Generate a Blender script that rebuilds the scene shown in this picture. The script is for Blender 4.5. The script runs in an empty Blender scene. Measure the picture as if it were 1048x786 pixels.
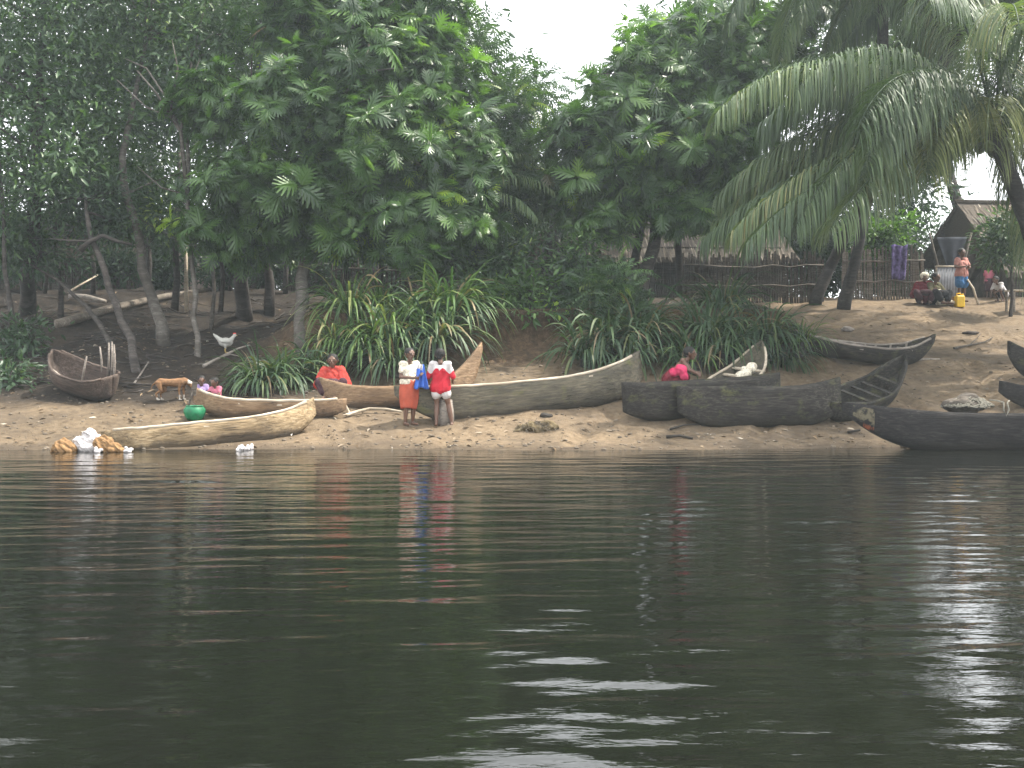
import bpy, math, random
import numpy as np
from mathutils import Vector, Matrix, Euler

SEED = 11
R = np.random.default_rng(SEED)
random.seed(SEED)
SC = bpy.context.scene
COL = SC.collection
F, CX, HY, CH = 1124.0, 524.0, 381.0, 1.3       # focal length and horizon of the photograph in its pixels, eye height


def P(px, py, d):
    return np.array([(px - CX) / F * d, d, CH - (py - HY) / F * d])


def sst(a, b, x):
    t = np.clip((x - a) / (b - a), 0, 1)
    return t * t * (3 - 2 * t)


# ------------------------------------------------------------------ noise
_LAT = np.random.default_rng(5).random((256, 256))


def vnoise(x, y):
    xi, yi = np.floor(x).astype(int), np.floor(y).astype(int)
    fx, fy = x - xi, y - yi
    fx = fx * fx * (3 - 2 * fx)
    fy = fy * fy * (3 - 2 * fy)
    a = _LAT[xi % 256, yi % 256]; b = _LAT[(xi + 1) % 256, yi % 256]
    c = _LAT[xi % 256, (yi + 1) % 256]; d = _LAT[(xi + 1) % 256, (yi + 1) % 256]
    return (a * (1 - fx) + b * fx) * (1 - fy) + (c * (1 - fx) + d * fx) * fy - 0.5


def fbm(x, y, o=4):
    s, a = 0, 1.0
    for k in range(o):
        s = s + a * vnoise(x * 2 ** k + 17 * k, y * 2 ** k + 31 * k)
        a *= 0.5
    return s


# ------------------------------------------------------------------ terrain
PU = [-400, -20, -3, -1, 0, 1.0, 1.8, 4, 6, 10, 14, 17, 40, 120, 600]
PZ = [-6, -3, -.55, -.14, 0, .13, .27, .82, 1.42, 2.5, 3.5, 3.75, 4.2, 5, 8]


def shore(x):
    return 18.62 + 0.9 * sst(2.0, 9.0, x) - 0.25 * sst(-3.5, -8, -np.abs(x + 3) - 3.5) + 0.24 * fbm(x * 0.35, x * 0 + 3.3, 3) + .10 * fbm(x * 1.7, x * 0 + 8.3, 3)


def prof(u):
    return (np.interp(u - .35, PU, PZ) + np.interp(u, PU, PZ) * 2 + np.interp(u + .35, PU, PZ)) / 4


def bank_mask(x):
    return sst(-6.6, -4.4, x) * (1 - sst(6.2, 7.6, x))


def bank_front(x):
    return 25.0 + 0.9 * fbm(x * 0.5 + 9, x * 0 + 1.7, 3) - 0.5 * sst(-1.0, -3.0, x) * sst(-5.5, -4, x)


GROOVES = [(-1.3, 18.6, -.9, 20.4, .13), (.9, 18.7, 1.9, 20.9, .15), (2.3, 19.0, 2.0, 20.2, .10), (4.4, 19.4, 4.9, 21.0, .13), (8.2, 21.2, 8.0, 24.6, .14), (9.6, 20.6, 10.6, 25.5, .16), (-2.6, 18.7, -3.2, 20.3, .11)]      # keel marks where boats were dragged up


def H(x, y):
    x = np.asarray(x, float); y = np.asarray(y, float)
    u = y - shore(x)
    z = prof(u)
    z = z + 0.18 * sst(-4, -9, x) * sst(9, 14, u)
    top = np.maximum(z, 2.78 + 0.085 * (y - 25.5))
    m = bank_mask(x) * sst(0, 0.75, y - bank_front(x))
    z = z + m * (top - z) * (1 - sst(33, 37, y))
    rough = sst(0.2, 3, u)
    z = z + rough * (0.13 * fbm(x * 0.45, y * 0.45, 3) + 0.05 * fbm(x * 1.9, y * 1.9, 3)) + sst(.05, 1, u) * (0.022 * fbm(x * 5, y * 5, 2) - .05 * np.clip(vnoise(x * 3.1 + 3, y * 3.1) - .22, 0, 1) + .03 * np.sin((x * .8 + y * .35) * 5 + 2 * fbm(x * .5, y * .5, 2)) * np.clip(fbm(x * .6 + 4, y * .6, 2), 0, 1))
    for gx0, gy0, gx1, gy1, gw in GROOVES:
        dx, dy = gx1 - gx0, gy1 - gy0
        t = np.clip(((x - gx0) * dx + (y - gy0) * dy) / (dx * dx + dy * dy), 0, 1)
        ds = np.hypot(x - gx0 - t * dx - .05 * np.sin(t * 9), y - gy0 - t * dy)
        z = z - .06 * np.exp(-(ds / gw) ** 2) + .025 * np.exp(-((ds - 1.7 * gw) / (.6 * gw)) ** 2)
    lump = sst(-4.5, -7, x) * sst(3.2, 5, u) * (1 - sst(14, 17, u))
    z = z + lump * 0.22 * fbm(x * 1.1 + 4, y * 1.1, 3)
    return z


def hz(x, y):
    return float(H(x, y))


def ground(px, py, lo=17.0, hi=80):
    d = np.arange(lo, hi, 0.02)
    x = (px - CX) / F * d
    z = H(x, d)
    yy = HY + (CH - z) * F / d
    k = np.argmax(yy <= py)
    if yy[k] > py:      # hidden by the brow of the bank: stand it just behind
        k = int((28.0 - lo) / 0.02)
    return np.array([x[k], d[k], z[k]])


def gpx(px, d):
    x = (px - CX) / F * d
    return np.array([x, d, hz(x, d)])


# ------------------------------------------------------------------ materials
def nodes_of(m):
    m.use_nodes = True
    nt = m.node_tree
    nt.nodes.clear()
    return nt


def N(nt, t, **kw):
    n = nt.nodes.new(t)
    for k, v in kw.items():
        if k in n.inputs:
            n.inputs[k].default_value = v
        else:
            setattr(n, k, v)
    return n


def ramp(nt, fac, stops):
    r = nt.nodes.new('ShaderNodeValToRGB')
    e = r.color_ramp.elements
    while len(e) < len(stops):
        e.new(0.5)
    for k, (p, c) in enumerate(stops):
        e[k].position = p
        e[k].color = (*c, 1)
    nt.links.new(fac, r.inputs[0])
    return r.outputs[0]


def mixc(nt, fac, a, b, mode='MIX'):
    m = nt.nodes.new('ShaderNodeMix'); m.data_type = 'RGBA'; m.blend_type = mode
    for s, v in ((m.inputs[0], fac), (m.inputs[6], a), (m.inputs[7], b)):
        if hasattr(v, 'is_linked'):
            nt.links.new(v, s)
        else:
            s.default_value = v if not isinstance(v, tuple) else (*v, 1)
    return m.outputs[2]


def finish(nt, col, rough=0.7, bump=None, bstr=0.3, bdist=0.02, spec=0.3, trans=0.0, transcol=None):
    L = nt.links
    p = N(nt, 'ShaderNodeBsdfPrincipled')
    if hasattr(col, 'is_linked'):
        L.new(col, p.inputs['Base Color'])
    else:
        p.inputs['Base Color'].default_value = (*col, 1)
    if hasattr(rough, 'is_linked'):
        L.new(rough, p.inputs['Roughness'])
    else:
        p.inputs['Roughness'].default_value = rough
    p.inputs['Specular IOR Level'].default_value = spec
    if bump is not None:
        b = N(nt, 'ShaderNodeBump', Strength=bstr, Distance=bdist)
        L.new(bump, b.inputs['Height']); L.new(b.outputs[0], p.inputs['Normal'])
    out = N(nt, 'ShaderNodeOutputMaterial')
    sh = p.outputs[0]
    if trans:
        t = N(nt, 'ShaderNodeBsdfTranslucent')
        c = transcol if transcol is not None else col
        if hasattr(c, 'is_linked'):
            L.new(c, t.inputs[0])
        else:
            t.inputs[0].default_value = (*c, 1)
        mx = N(nt, 'ShaderNodeMixShader'); mx.inputs[0].default_value = trans
        L.new(sh, mx.inputs[1]); L.new(t.outputs[0], mx.inputs[2]); sh = mx.outputs[0]
    L.new(sh, out.inputs[0])


def coords(nt, scale=(1, 1, 1), kind='Object'):
    tc = N(nt, 'ShaderNodeTexCoord'); mp = N(nt, 'ShaderNodeMapping')
    mp.inputs['Scale'].default_value = scale
    nt.links.new(tc.outputs[kind], mp.inputs[0])
    return mp.outputs[0]


def noise(nt, vec, scale, detail=6, rough=0.6, dist=0.0):
    n = N(nt, 'ShaderNodeTexNoise', Scale=scale, Detail=detail, Roughness=rough, Distortion=dist)
    nt.links.new(vec, n.inputs['Vector'])
    return n.outputs['Fac']


def m_wood(name, dark, mid, pale, moss=None, mossamt=0.0, rough=0.85, scale=1.0, hull=False):
    m = bpy.data.materials.new(name); nt = nodes_of(m)
    g = noise(nt, coords(nt, (1.2 * scale, 14 * scale, 14 * scale)), 2.2, 8, .65, .6)
    b = noise(nt, coords(nt, (.6, 1.6, 1.6)), 1.7, 5, .6)
    c = ramp(nt, g, [(.3, dark), (.5, mid), (.72, pale)])
    c2 = mixc(nt, ramp(nt, b, [(.38, (0, 0, 0)), (.64, (.75, .75, .75))]), c, dark)
    if moss:
        b2 = noise(nt, coords(nt, (1, 1, 1.6)), 2.6, 7, .7)
        lo = .62 - .3 * mossamt
        c2 = mixc(nt, ramp(nt, b2, [(lo, (0, 0, 0)), (lo + .15, (.8, .8, .8))]), c2, moss)
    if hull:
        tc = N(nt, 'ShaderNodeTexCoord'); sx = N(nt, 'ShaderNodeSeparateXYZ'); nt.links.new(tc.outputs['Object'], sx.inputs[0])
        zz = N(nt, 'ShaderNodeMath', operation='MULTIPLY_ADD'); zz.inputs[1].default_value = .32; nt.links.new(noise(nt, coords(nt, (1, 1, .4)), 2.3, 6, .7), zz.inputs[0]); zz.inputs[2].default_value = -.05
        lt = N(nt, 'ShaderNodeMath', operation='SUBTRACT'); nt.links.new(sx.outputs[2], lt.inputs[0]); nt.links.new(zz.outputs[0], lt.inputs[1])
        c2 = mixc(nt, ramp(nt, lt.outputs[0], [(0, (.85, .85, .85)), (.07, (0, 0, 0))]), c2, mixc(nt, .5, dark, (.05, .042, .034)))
        ck = noise(nt, coords(nt, (.5, 11, 11)), 1.6, 3, .5, .4)
        cr = ramp(nt, ck, [(.485, (0, 0, 0)), (.495, (.9, .9, .9)), (.505, (.9, .9, .9)), (.515, (0, 0, 0))])
        c2 = mixc(nt, mixc(nt, 1.0, cr, ramp(nt, b, [(.5, (0, 0, 0)), (.6, (1, 1, 1))]), 'MULTIPLY'), c2, (.008, .007, .006))
        ad_ = nt.nodes.new('ShaderNodeTexVoronoi'); ad_.inputs['Scale'].default_value = 7; nt.links.new(coords(nt, (.75, 1.9, 1.9)), ad_.inputs['Vector'])
        sm = N(nt, 'ShaderNodeMath', operation='MULTIPLY_ADD'); sm.inputs[1].default_value = .45; nt.links.new(ad_.outputs['Distance'], sm.inputs[0]); nt.links.new(g, sm.inputs[2]); g = sm.outputs[0]
    finish(nt, c2, rough, g, .8 if hull else .5, .02 if hull else .012, .25)
    return m


def m_leaf(name, stops, rough=.42, trans=.28, tmul=(1.3, 1.5, .6), spec=.5):
    m = bpy.data.materials.new(name); nt = nodes_of(m)
    a = N(nt, 'ShaderNodeAttribute', attribute_name='rnd')
    c = ramp(nt, a.outputs['Fac'], stops)
    n = noise(nt, coords(nt), 1.1, 3, .5)
    c = mixc(nt, 1.0, c, ramp(nt, n, [(.3, (.72, .75, .8)), (.7, (1.15, 1.12, 1))]), 'MULTIPLY')
    t = mixc(nt, 1.0, c, tmul, 'MULTIPLY')
    finish(nt, c, rough, None, spec=spec, trans=trans, transcol=t)
    return m


def m_plain(name, c, rough=.8, var=.25, scale=6, bump=.25, spec=.3, stretch=(1, 1, 1)):
    m = bpy.data.materials.new(name); nt = nodes_of(m)
    n = noise(nt, coords(nt, stretch), scale, 6, .6)
    lo = tuple(v * (1 - var) for v in c); hi = tuple(min(1, v * (1 + var)) for v in c)
    finish(nt, ramp(nt, n, [(.32, lo), (.68, hi)]), rough, n, bump, .01, spec)
    return m


M = {}
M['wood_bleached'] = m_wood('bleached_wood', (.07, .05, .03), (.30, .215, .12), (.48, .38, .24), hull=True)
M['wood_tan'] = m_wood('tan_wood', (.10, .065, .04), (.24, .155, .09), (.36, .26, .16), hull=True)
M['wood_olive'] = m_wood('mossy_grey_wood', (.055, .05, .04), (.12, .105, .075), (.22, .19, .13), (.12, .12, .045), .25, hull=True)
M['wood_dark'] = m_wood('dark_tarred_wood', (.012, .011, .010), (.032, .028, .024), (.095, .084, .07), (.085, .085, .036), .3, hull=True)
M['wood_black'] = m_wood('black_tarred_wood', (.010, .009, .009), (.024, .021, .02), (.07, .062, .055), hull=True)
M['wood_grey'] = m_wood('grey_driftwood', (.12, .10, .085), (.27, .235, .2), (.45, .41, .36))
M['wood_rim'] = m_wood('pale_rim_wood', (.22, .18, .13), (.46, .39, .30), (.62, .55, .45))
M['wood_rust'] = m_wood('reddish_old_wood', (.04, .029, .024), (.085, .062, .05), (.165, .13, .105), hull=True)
M['bark'] = m_wood('grey_brown_bark', (.02, .017, .015), (.055, .046, .04), (.13, .115, .1), scale=.5)
M['bark_pale'] = m_wood('pale_bark', (.05, .043, .036), (.10, .088, .075), (.2, .185, .165), scale=.5)
M['palm_bark'] = m_wood('palm_bark', (.013, .011, .01), (.036, .03, .025), (.075, .064, .054), scale=.6)
M['stick'] = m_wood('weathered_stakes', (.06, .05, .04), (.17, .14, .11), (.34, .30, .25))
M['stick_dark'] = m_wood('dark_stakes', (.03, .025, .02), (.085, .07, .055), (.19, .165, .14))

G0 = [(0, (.02, .045, .022)), (.45, (.045, .09, .036)), (.8, (.078, .14, .045)), (.95, (.09, .15, .04)), (1, (.28, .36, .05))]
G1 = [(0, (.17, .11, .05)), (.012, (.12, .085, .04)), (.02, (.022, .048, .02)), (.4, (.048, .10, .03)), (.75, (.085, .165, .042)), (.91, (.13, .22, .05)), (.975, (.26, .38, .05)), (1, (.38, .42, .07))]
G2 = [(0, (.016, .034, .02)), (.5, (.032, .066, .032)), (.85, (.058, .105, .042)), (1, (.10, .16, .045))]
GP = [(0, (.035, .062, .030)), (.5, (.07, .112, .048)), (.85, (.11, .15, .06)), (1, (.20, .19, .08))]
GY = [(0, (.08, .11, .035)), (.5, (.15, .18, .055)), (.85, (.22, .21, .075)), (1, (.26, .19, .08))]
GS = [(0, (.03, .065, .024)), (.5, (.065, .125, .036)), (.85, (.12, .18, .055)), (.93, (.17, .19, .07)), (.96, (.24, .18, .10)), (1, (.2, .14, .08))]
GSD = [(0, (.022, .046, .024)), (.5, (.042, .08, .036)), (.85, (.075, .115, .05)), (.92, (.11, .12, .05)), (.95, (.17, .13, .075)), (1, (.14, .10, .06))]
M['leaf_mid'] = m_leaf('evergreen_leaves', G0)
M['leaf_bread'] = m_leaf('breadfruit_leaves', G1, .36, .4, (1.6, 1.8, .5))
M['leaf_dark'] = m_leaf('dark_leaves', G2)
M['leaf_palm'] = m_leaf('palm_leaflets', GP, .5, .3, (1.3, 1.5, .6), .35)
M['leaf_palm_yellow'] = m_leaf('yellow_palm_leaflets', GY, .5, .32, (1.3, 1.5, .6), .35)  # yellower green for a few chosen fronds
M['leaf_strap'] = m_leaf('strap_leaves', GS, .5, .26, (1.3, 1.5, .6), .3)
M['leaf_strap_dark'] = m_leaf('dark_strap_leaves', GSD, .5, .24, (1.3, 1.5, .6), .3)
M['leaf_litter'] = m_leaf('dry_leaf_scraps', [(0, (.05, .035, .022)), (.5, (.15, .105, .065)), (.85, (.22, .17, .12)), (.97, (.34, .30, .25)), (1, (.6, .58, .55))], .8, 0.02, (1, 1, 1), .2)
M['thatch'] = m_leaf('straw_strands', [(0, (.04, .032, .026)), (.5, (.10, .082, .066)), (.85, (.18, .152, .12)), (1, (.3, .26, .21))], .85, .02, (1, 1, 1), .15)
M['thatch_base'] = m_plain('thatch_base', (.075, .062, .05), .95, .5, 9, .6, .1, (1, 6, 6))
M['skin'] = m_plain('dark_skin', (.105, .055, .036), .42, .15, 9, .05, .4)
M['hair'] = m_plain('black_hair', (.011, .01, .009), .7, .3, 60, .5, .3)
M['eye'] = m_plain('eyeball', (.22, .2, .18), .45, .05, 20, 0, .5)


def cloth(name, c, var=.14, scale=5):
    M[name] = m_plain(name, c, .9, var, scale, .35, .1)


cloth('red_cloth', (.33, .045, .035), .22); cloth('orange_cloth', (.34, .075, .045), .25); cloth('white_cloth', (.46, .43, .42))
cloth('crimson_cloth', (.40, .022, .035), .22); cloth('blue_cloth', (.05, .12, .42), .2); cloth('cream_cloth', (.55, .50, .40), .5, 22)
cloth('maroon_cloth', (.12, .018, .025), .5, 14); cloth('pink_cloth', (.46, .04, .10), .2); cloth('lilac_cloth', (.27, .20, .36))
cloth('rose_cloth', (.42, .13, .18)); cloth('salmon_cloth', (.40, .19, .16)); cloth('denim_cloth', (.045, .13, .28))
cloth('purple_cloth', (.11, .085, .19), .8, 7); cloth('olive_cloth', (.10, .09, .05)); cloth('black_cloth', (.02, .02, .022))
cloth('dark_skirt', (.05, .025, .03), .4, 12); cloth('tarp_grey', (.045, .047, .055)); cloth('tan_sack', (.21, .125, .06), .35, 9)
M['green_plastic'] = m_plain('green_plastic', (.01, .13, .055), .5, .3, 12, .2)
M['yellow_plastic'] = m_plain('yellow_plastic', (.75, .47, .02), .45, .1, 8, .05)
M['tin'] = m_plain('pale_sheet_metal', (.22, .225, .24), .6, .25, 5, .1)
M['fur'] = m_plain('tan_fur', (.17, .095, .05), .9, .35, 14, .4, .1)
M['fur_white'] = m_plain('white_fur', (.34, .31, .27), .9, .15, 14, .4, .1)
M['feather'] = m_plain('white_feathers', (.34, .33, .30), .85, .2, 18, .4, .1)
M['comb_red'] = m_plain('red_comb', (.4, .03, .02), .6)
M['beak'] = m_plain('horn_beak', (.4, .28, .1), .5)
M['net'] = m_plain('grey_net_cord', (.15, .14, .112), .9, .3, 20, .3)
M['straw_heap'] = m_plain('dry_straw', (.10, .078, .045), .95, .5, 14, .8, .05)
for nm_, cc_ in (('paint_orange', (.24, .07, .03)), ('paint_ochre', (.115, .098, .062))):
    mm_ = bpy.data.materials.new('worn_' + nm_); nt = nodes_of(mm_)
    nn1 = noise(nt, coords(nt), 7, 6, .7)
    finish(nt, mixc(nt, ramp(nt, nn1, [(.43, (0, 0, 0)), (.56, (1, 1, 1))]), (.014, .013, .013), cc_), .8, nn1, .4, .01)
    M[nm_] = mm_

M['plaster'] = m_plain('dusty_plank', (.30, .245, .21), .9, .4, 4, .4, .1, (6, 6, 1))
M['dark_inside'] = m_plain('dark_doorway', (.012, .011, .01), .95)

# ground
mg = bpy.data.materials.new('sandy_earth'); nt = nodes_of(mg)
va = N(nt, 'ShaderNodeAttribute', attribute_name='soil_shade'); vu = N(nt, 'ShaderNodeAttribute', attribute_name='wet_shade'); vc = N(nt, 'ShaderNodeAttribute', attribute_name='clay')
cw = coords(nt)
n1 = noise(nt, cw, .9, 7, .65); n2 = noise(nt, cw, 7, 8, .7); n3 = noise(nt, cw, 38, 4, .6)
sand = ramp(nt, n2, [(.28, (.08, .057, .036)), (.5, (.16, .117, .074)), (.75, (.235, .18, .118))])
sand = mixc(nt, ramp(nt, n1, [(.4, (0, 0, 0)), (.66, (.75, .75, .75))]), sand, (.095, .073, .052))
soil_shade = ramp(nt, n2, [(.3, (.014, .011, .009)), (.55, (.028, .022, .017)), (.78, (.062, .048, .037))])  # dark earth, darkened further to carry the shade under the left trees
clay = ramp(nt, n2, [(.3, (.035, .024, .015)), (.5, (.085, .056, .034)), (.75, (.18, .122, .075))])
c = mixc(nt, va.outputs['Fac'], sand, soil_shade)
c = mixc(nt, vc.outputs['Fac'], c, clay)
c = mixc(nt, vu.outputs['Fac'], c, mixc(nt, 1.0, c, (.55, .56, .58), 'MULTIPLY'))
addn = N(nt, 'ShaderNodeMath', operation='ADD'); nt.links.new(n2, addn.inputs[0]); nt.links.new(n3, addn.inputs[1])
finish(nt, c, .92, addn.outputs[0], .7, .05, .15)
M['ground'] = mg

# water
mw = bpy.data.materials.new('dark_river_water'); nt = nodes_of(mw)
p = N(nt, 'ShaderNodeBsdfPrincipled'); p.inputs['Base Color'].default_value = (.0055, .0064, .0046, 1)
p.inputs['Roughness'].default_value = .012; p.inputs['IOR'].default_value = 1.333
w1 = noise(nt, coords(nt, (1.0, 3.2, 1)), 2.6, 3, .5, .3); w2 = noise(nt, coords(nt, (2.2, 7, 1)), 6, 2, .5)
ad = N(nt, 'ShaderNodeMath', operation='MULTIPLY_ADD'); ad.inputs[1].default_value = .22
nt.links.new(w2, ad.inputs[0]); nt.links.new(w1, ad.inputs[2])
b = N(nt, 'ShaderNodeBump', Strength=.085, Distance=.05); nt.links.new(ad.outputs[0], b.inputs['Height']); nt.links.new(b.outputs[0], p.inputs['Normal'])
o = N(nt, 'ShaderNodeOutputMaterial'); nt.links.new(p.outputs[0], o.inputs[0])
M['water'] = mw


# ------------------------------------------------------------------ object helpers
def link(name, me, mat=None, parent=None):
    o = bpy.data.objects.new(name, me); COL.objects.link(o)
    if mat is not None:
        for mm in (mat if isinstance(mat, (list, tuple)) else [mat]):
            me.materials.append(mm)
    if parent is not None:
        o.parent = parent
    return o


def tag(o, label=None, cat=None, group=None, kind=None):
    if label: o['label'] = label
    if cat: o['category'] = cat
    if group: o['group'] = group
    if kind: o['kind'] = kind
    return o


def thing(name, label, cat, loc=(0, 0, 0), rot=0.0, group=None, mat4=None):
    o = bpy.data.objects.new(name, None); COL.objects.link(o)
    o.empty_display_size = .2
    if mat4 is not None:
        o.matrix_world = mat4
    else:
        o.location = tuple(float(v) for v in loc); o.rotation_euler = (0, 0, rot)
    return tag(o, label, cat, group)


def mesh_np(name, V, T, attrs=None, smooth=False):
    """mesh from numpy: V (n,3), T (m,k) faces of equal size k."""
    me = bpy.data.meshes.new(name)
    V = np.ascontiguousarray(V, dtype=np.float32); T = np.ascontiguousarray(T, dtype=np.int32)
    k = T.shape[1]
    me.vertices.add(len(V)); me.vertices.foreach_set('co', V.ravel())
    me.loops.add(T.size); me.loops.foreach_set('vertex_index', T.ravel())
    me.polygons.add(len(T)); me.polygons.foreach_set('loop_start', np.arange(0, T.size, k, dtype=np.int32))
    me.polygons.foreach_set('use_smooth', np.full(len(T), smooth))
    for an, av in (attrs or {}).items():
        a = me.attributes.new(an, 'FLOAT', 'POINT'); a.data.foreach_set('value', np.ascontiguousarray(av, dtype=np.float32))
    me.update(calc_edges=True); me.validate()
    return me


class MB:
    """collects quads / tubes / boxes into one mesh."""
    def __init__(s): s.v = []; s.f = []; s.n = 0

    def add(s, V, Fc):
        V = np.asarray(V, float); s.v.append(V)
        s.f += [tuple(int(i) + s.n for i in f) for f in Fc]; s.n += len(V)

    def box(s, c, sz, rot=None):
        c = np.asarray(c, float); h = np.asarray(sz, float) / 2
        V = np.array([[x, y, z] for x in (-1, 1) for y in (-1, 1) for z in (-1, 1)], float) * h
        if rot is not None:
            V = V @ np.array(rot).T
        s.add(V + c, [(0, 1, 3, 2), (4, 6, 7, 5), (0, 4, 5, 1), (2, 3, 7, 6), (0, 2, 6, 4), (1, 5, 7, 3)])

    def tube(s, pts, rad, k=8, caps=True):
        pts = np.asarray(pts, float); n = len(pts)
        rad = np.broadcast_to(np.asarray(rad, float), (n,))
        T = np.gradient(pts, axis=0); T /= np.linalg.norm(T, axis=1)[:, None] + 1e-9
        ref = np.array([0, 0, 1.]) if abs(T[0][2]) < .9 else np.array([1., 0, 0])
        V = []
        for i in range(n):
            a = np.cross(T[i], ref); a /= np.linalg.norm(a) + 1e-9
            b = np.cross(T[i], a); ref = np.cross(a, T[i])
            for j in range(k):
                q = 2 * math.pi * j / k
                V.append(pts[i] + rad[i] * (math.cos(q) * a + math.sin(q) * b))
        Fc = [(i * k + j, i * k + (j + 1) % k, (i + 1) * k + (j + 1) % k, (i + 1) * k + j) for i in range(n - 1) for j in range(k)]
        if caps:
            Fc += [tuple(range(k))[::-1], tuple((n - 1) * k + j for j in range(k))]
        s.add(V, Fc)

    def capsule(s, a, b, ra, rb=None, k=10, flat=None):
        rb = ra if rb is None else rb
        a = np.asarray(a, float); b = np.asarray(b, float)
        d = b - a; L = np.linalg.norm(d); d = d / L if L > 1e-6 else np.array([0, 0, 1.])
        pts, rr = [], []
        for q in (-88, -55, -25):
            pts.append(a + d * ra * math.sin(math.radians(q))); rr.append(ra * math.cos(math.radians(q)))
        pts.append(a + d * 1e-4); rr.append(ra)
        pts.append(b - d * 1e-4 + (d * 2e-4 if L < 1e-6 else 0)); rr.append(rb)
        for q in (25, 55, 88):
            pts.append(b + d * rb * math.sin(math.radians(q))); rr.append(rb * math.cos(math.radians(q)))
        s.tube(pts, rr, k)

    def ball(s, c, r, n=10):
        r = np.broadcast_to(np.asarray(r, float), (3,)); V = []; Fc = []
        for i in range(n + 1):
            th = math.pi * (i + .02) / (n + .04)
            for j in range(n * 2):
                ph = math.pi * j / n
                V.append(np.asarray(c) + r * np.array([math.sin(th) * math.cos(ph), math.sin(th) * math.sin(ph), math.cos(th)]))
        k = n * 2
        for i in range(n):
            for j in range(k):
                Fc.append((i * k + j, (i + 1) * k + j, (i + 1) * k + (j + 1) % k, i * k + (j + 1) % k))
        Fc += [tuple(range(k)), tuple(n * k + j for j in range(k))[::-1]]
        s.add(V, Fc)

    def mesh(s, name, smooth=True):
        me = bpy.data.meshes.new(name)
        me.from_pydata([tuple(v) for V in s.v for v in V], [], s.f)
        if smooth:
            me.polygons.foreach_set('use_smooth', np.full(len(me.polygons), True))
        me.update()
        return me

    def build(s, name, mat, parent=None, smooth=True):
        return link(name, s.mesh(name, smooth), mat, parent)

    def fuse(s, name, mat, parent=None, voxel=.01, smooth_iter=4, noise_amp=0, noise_scale=6):
        """voxel-union of everything collected: one continuous skin."""
        me = s.mesh(name + '_raw')
        t = bpy.data.objects.new('tmp', me); COL.objects.link(t)
        r = t.modifiers.new('r', 'REMESH'); r.mode = 'VOXEL'; r.voxel_size = voxel; r.use_smooth_shade = True
        if smooth_iter:
            q = t.modifiers.new('s', 'SMOOTH'); q.factor = .5; q.iterations = smooth_iter
        dg = bpy.context.evaluated_depsgraph_get(); dg.update()
        me2 = bpy.data.meshes.new_from_object(t.evaluated_get(dg)); me2.name = name
        bpy.data.objects.remove(t); bpy.data.meshes.remove(me)
        if noise_amp:
            n = len(me2.vertices); co = np.empty(n * 3, np.float32); me2.vertices.foreach_get('co', co); co = co.reshape(-1, 3)
            nn = np.empty(n * 3, np.float32); me2.vertices.foreach_get('normal', nn); nn = nn.reshape(-1, 3)
            dsp = fbm(co[:, 0] * noise_scale + co[:, 2] * noise_scale * .7, co[:, 1] * noise_scale + co[:, 2] * noise_scale * .6, 3) * noise_amp
            co = co + nn * dsp[:, None]; me2.vertices.foreach_set('co', co.astype(np.float32).ravel()); me2.update()
        return link(name, me2, mat, parent)


def copyset(*a):
    return a


# ------------------------------------------------------------------ leaves
def tri_template(pts, tris):
    return np.array(pts, float), np.array(tris, int)


def t_simple():
    # x along, y across, z normal; folded along midrib and drooping
    pts = [(0, 0, 0), (.3, .17, .03), (.33, 0, -.02), (.3, -.17, .03), (.68, .15, -.03), (.7, 0, -.09), (.68, -.15, -.03), (1, 0, -.2)]
    tr = [(0, 2, 1), (0, 3, 2), (1, 2, 5), (1, 5, 4), (2, 3, 6), (2, 6, 5), (4, 5, 7), (5, 6, 7)]
    return tri_template(pts, tr)


def t_lobed():
    sp = [0.0, .16, .34, .52, .68, .82]
    sin_w = [.02, .05, .06, .06, .055, .04]
    tips = [((.29, .29), (.25, .28)), ((.50, .42), (.45, .42)), ((.72, .43), (.67, .44)), ((.92, .34), (.87, .36)), ((1.04, .19), (1.0, .22))]
    V = []; T = []

    def z(x, y): return -.30 * x * x + .10 * abs(y) - .55 * y * y + .05
    for x in sp: V.append((x, 0, z(x, 0) - .03))
    V.append((1.08, 0, z(1.05, 0)))
    for sd in (1, -1):
        b = len(V)
        for x, w in zip(sp, sin_w): V.append((x + .02, sd * w, z(x, w)))
        c = len(V)
        for (x1, w1), (x2, w2) in tips:
            V.append((x1, sd * w1, z(x1, w1))); V.append((x2, sd * w2, z(x2, w2)))
        for i in range(5):
            q = [(i, i + 1, b + i + 1), (i, b + i + 1, b + i), (b + i, b + i + 1, c + 2 * i), (b + i, c + 2 * i, c + 2 * i + 1)]
            T += [t if sd > 0 else t[::-1] for t in q]
        T.append((5, 6, b + 5) if sd > 0 else (5, b + 5, 6))
    return tri_template(V, T)


def t_compound():
    """a feathery compound leaf: paired leaflets along a stalk."""
    V = []; T = []
    for i in range(7):
        x = .16 + i * .12; l = .30 * (1 - abs(i - 3) * .09)
        for sd in (1, -1):
            k = len(V); zz = -.3 * x * x
            V += [(x - .02, 0, zz), (x + .10, sd * l * .5, zz - .01), (x + .1, sd * l, zz - .12), (x + .02, sd * l * .55, zz - .02)]
            T += [(k, k + 1, k + 3), (k + 3, k + 1, k + 2)]
    return tri_template(V, T)


TPL = {'simple': t_simple(), 'lobed': t_lobed(), 'compound': t_compound()}


def unit(a):
    return a / (np.linalg.norm(a, axis=-1, keepdims=True) + 1e-9)


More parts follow.
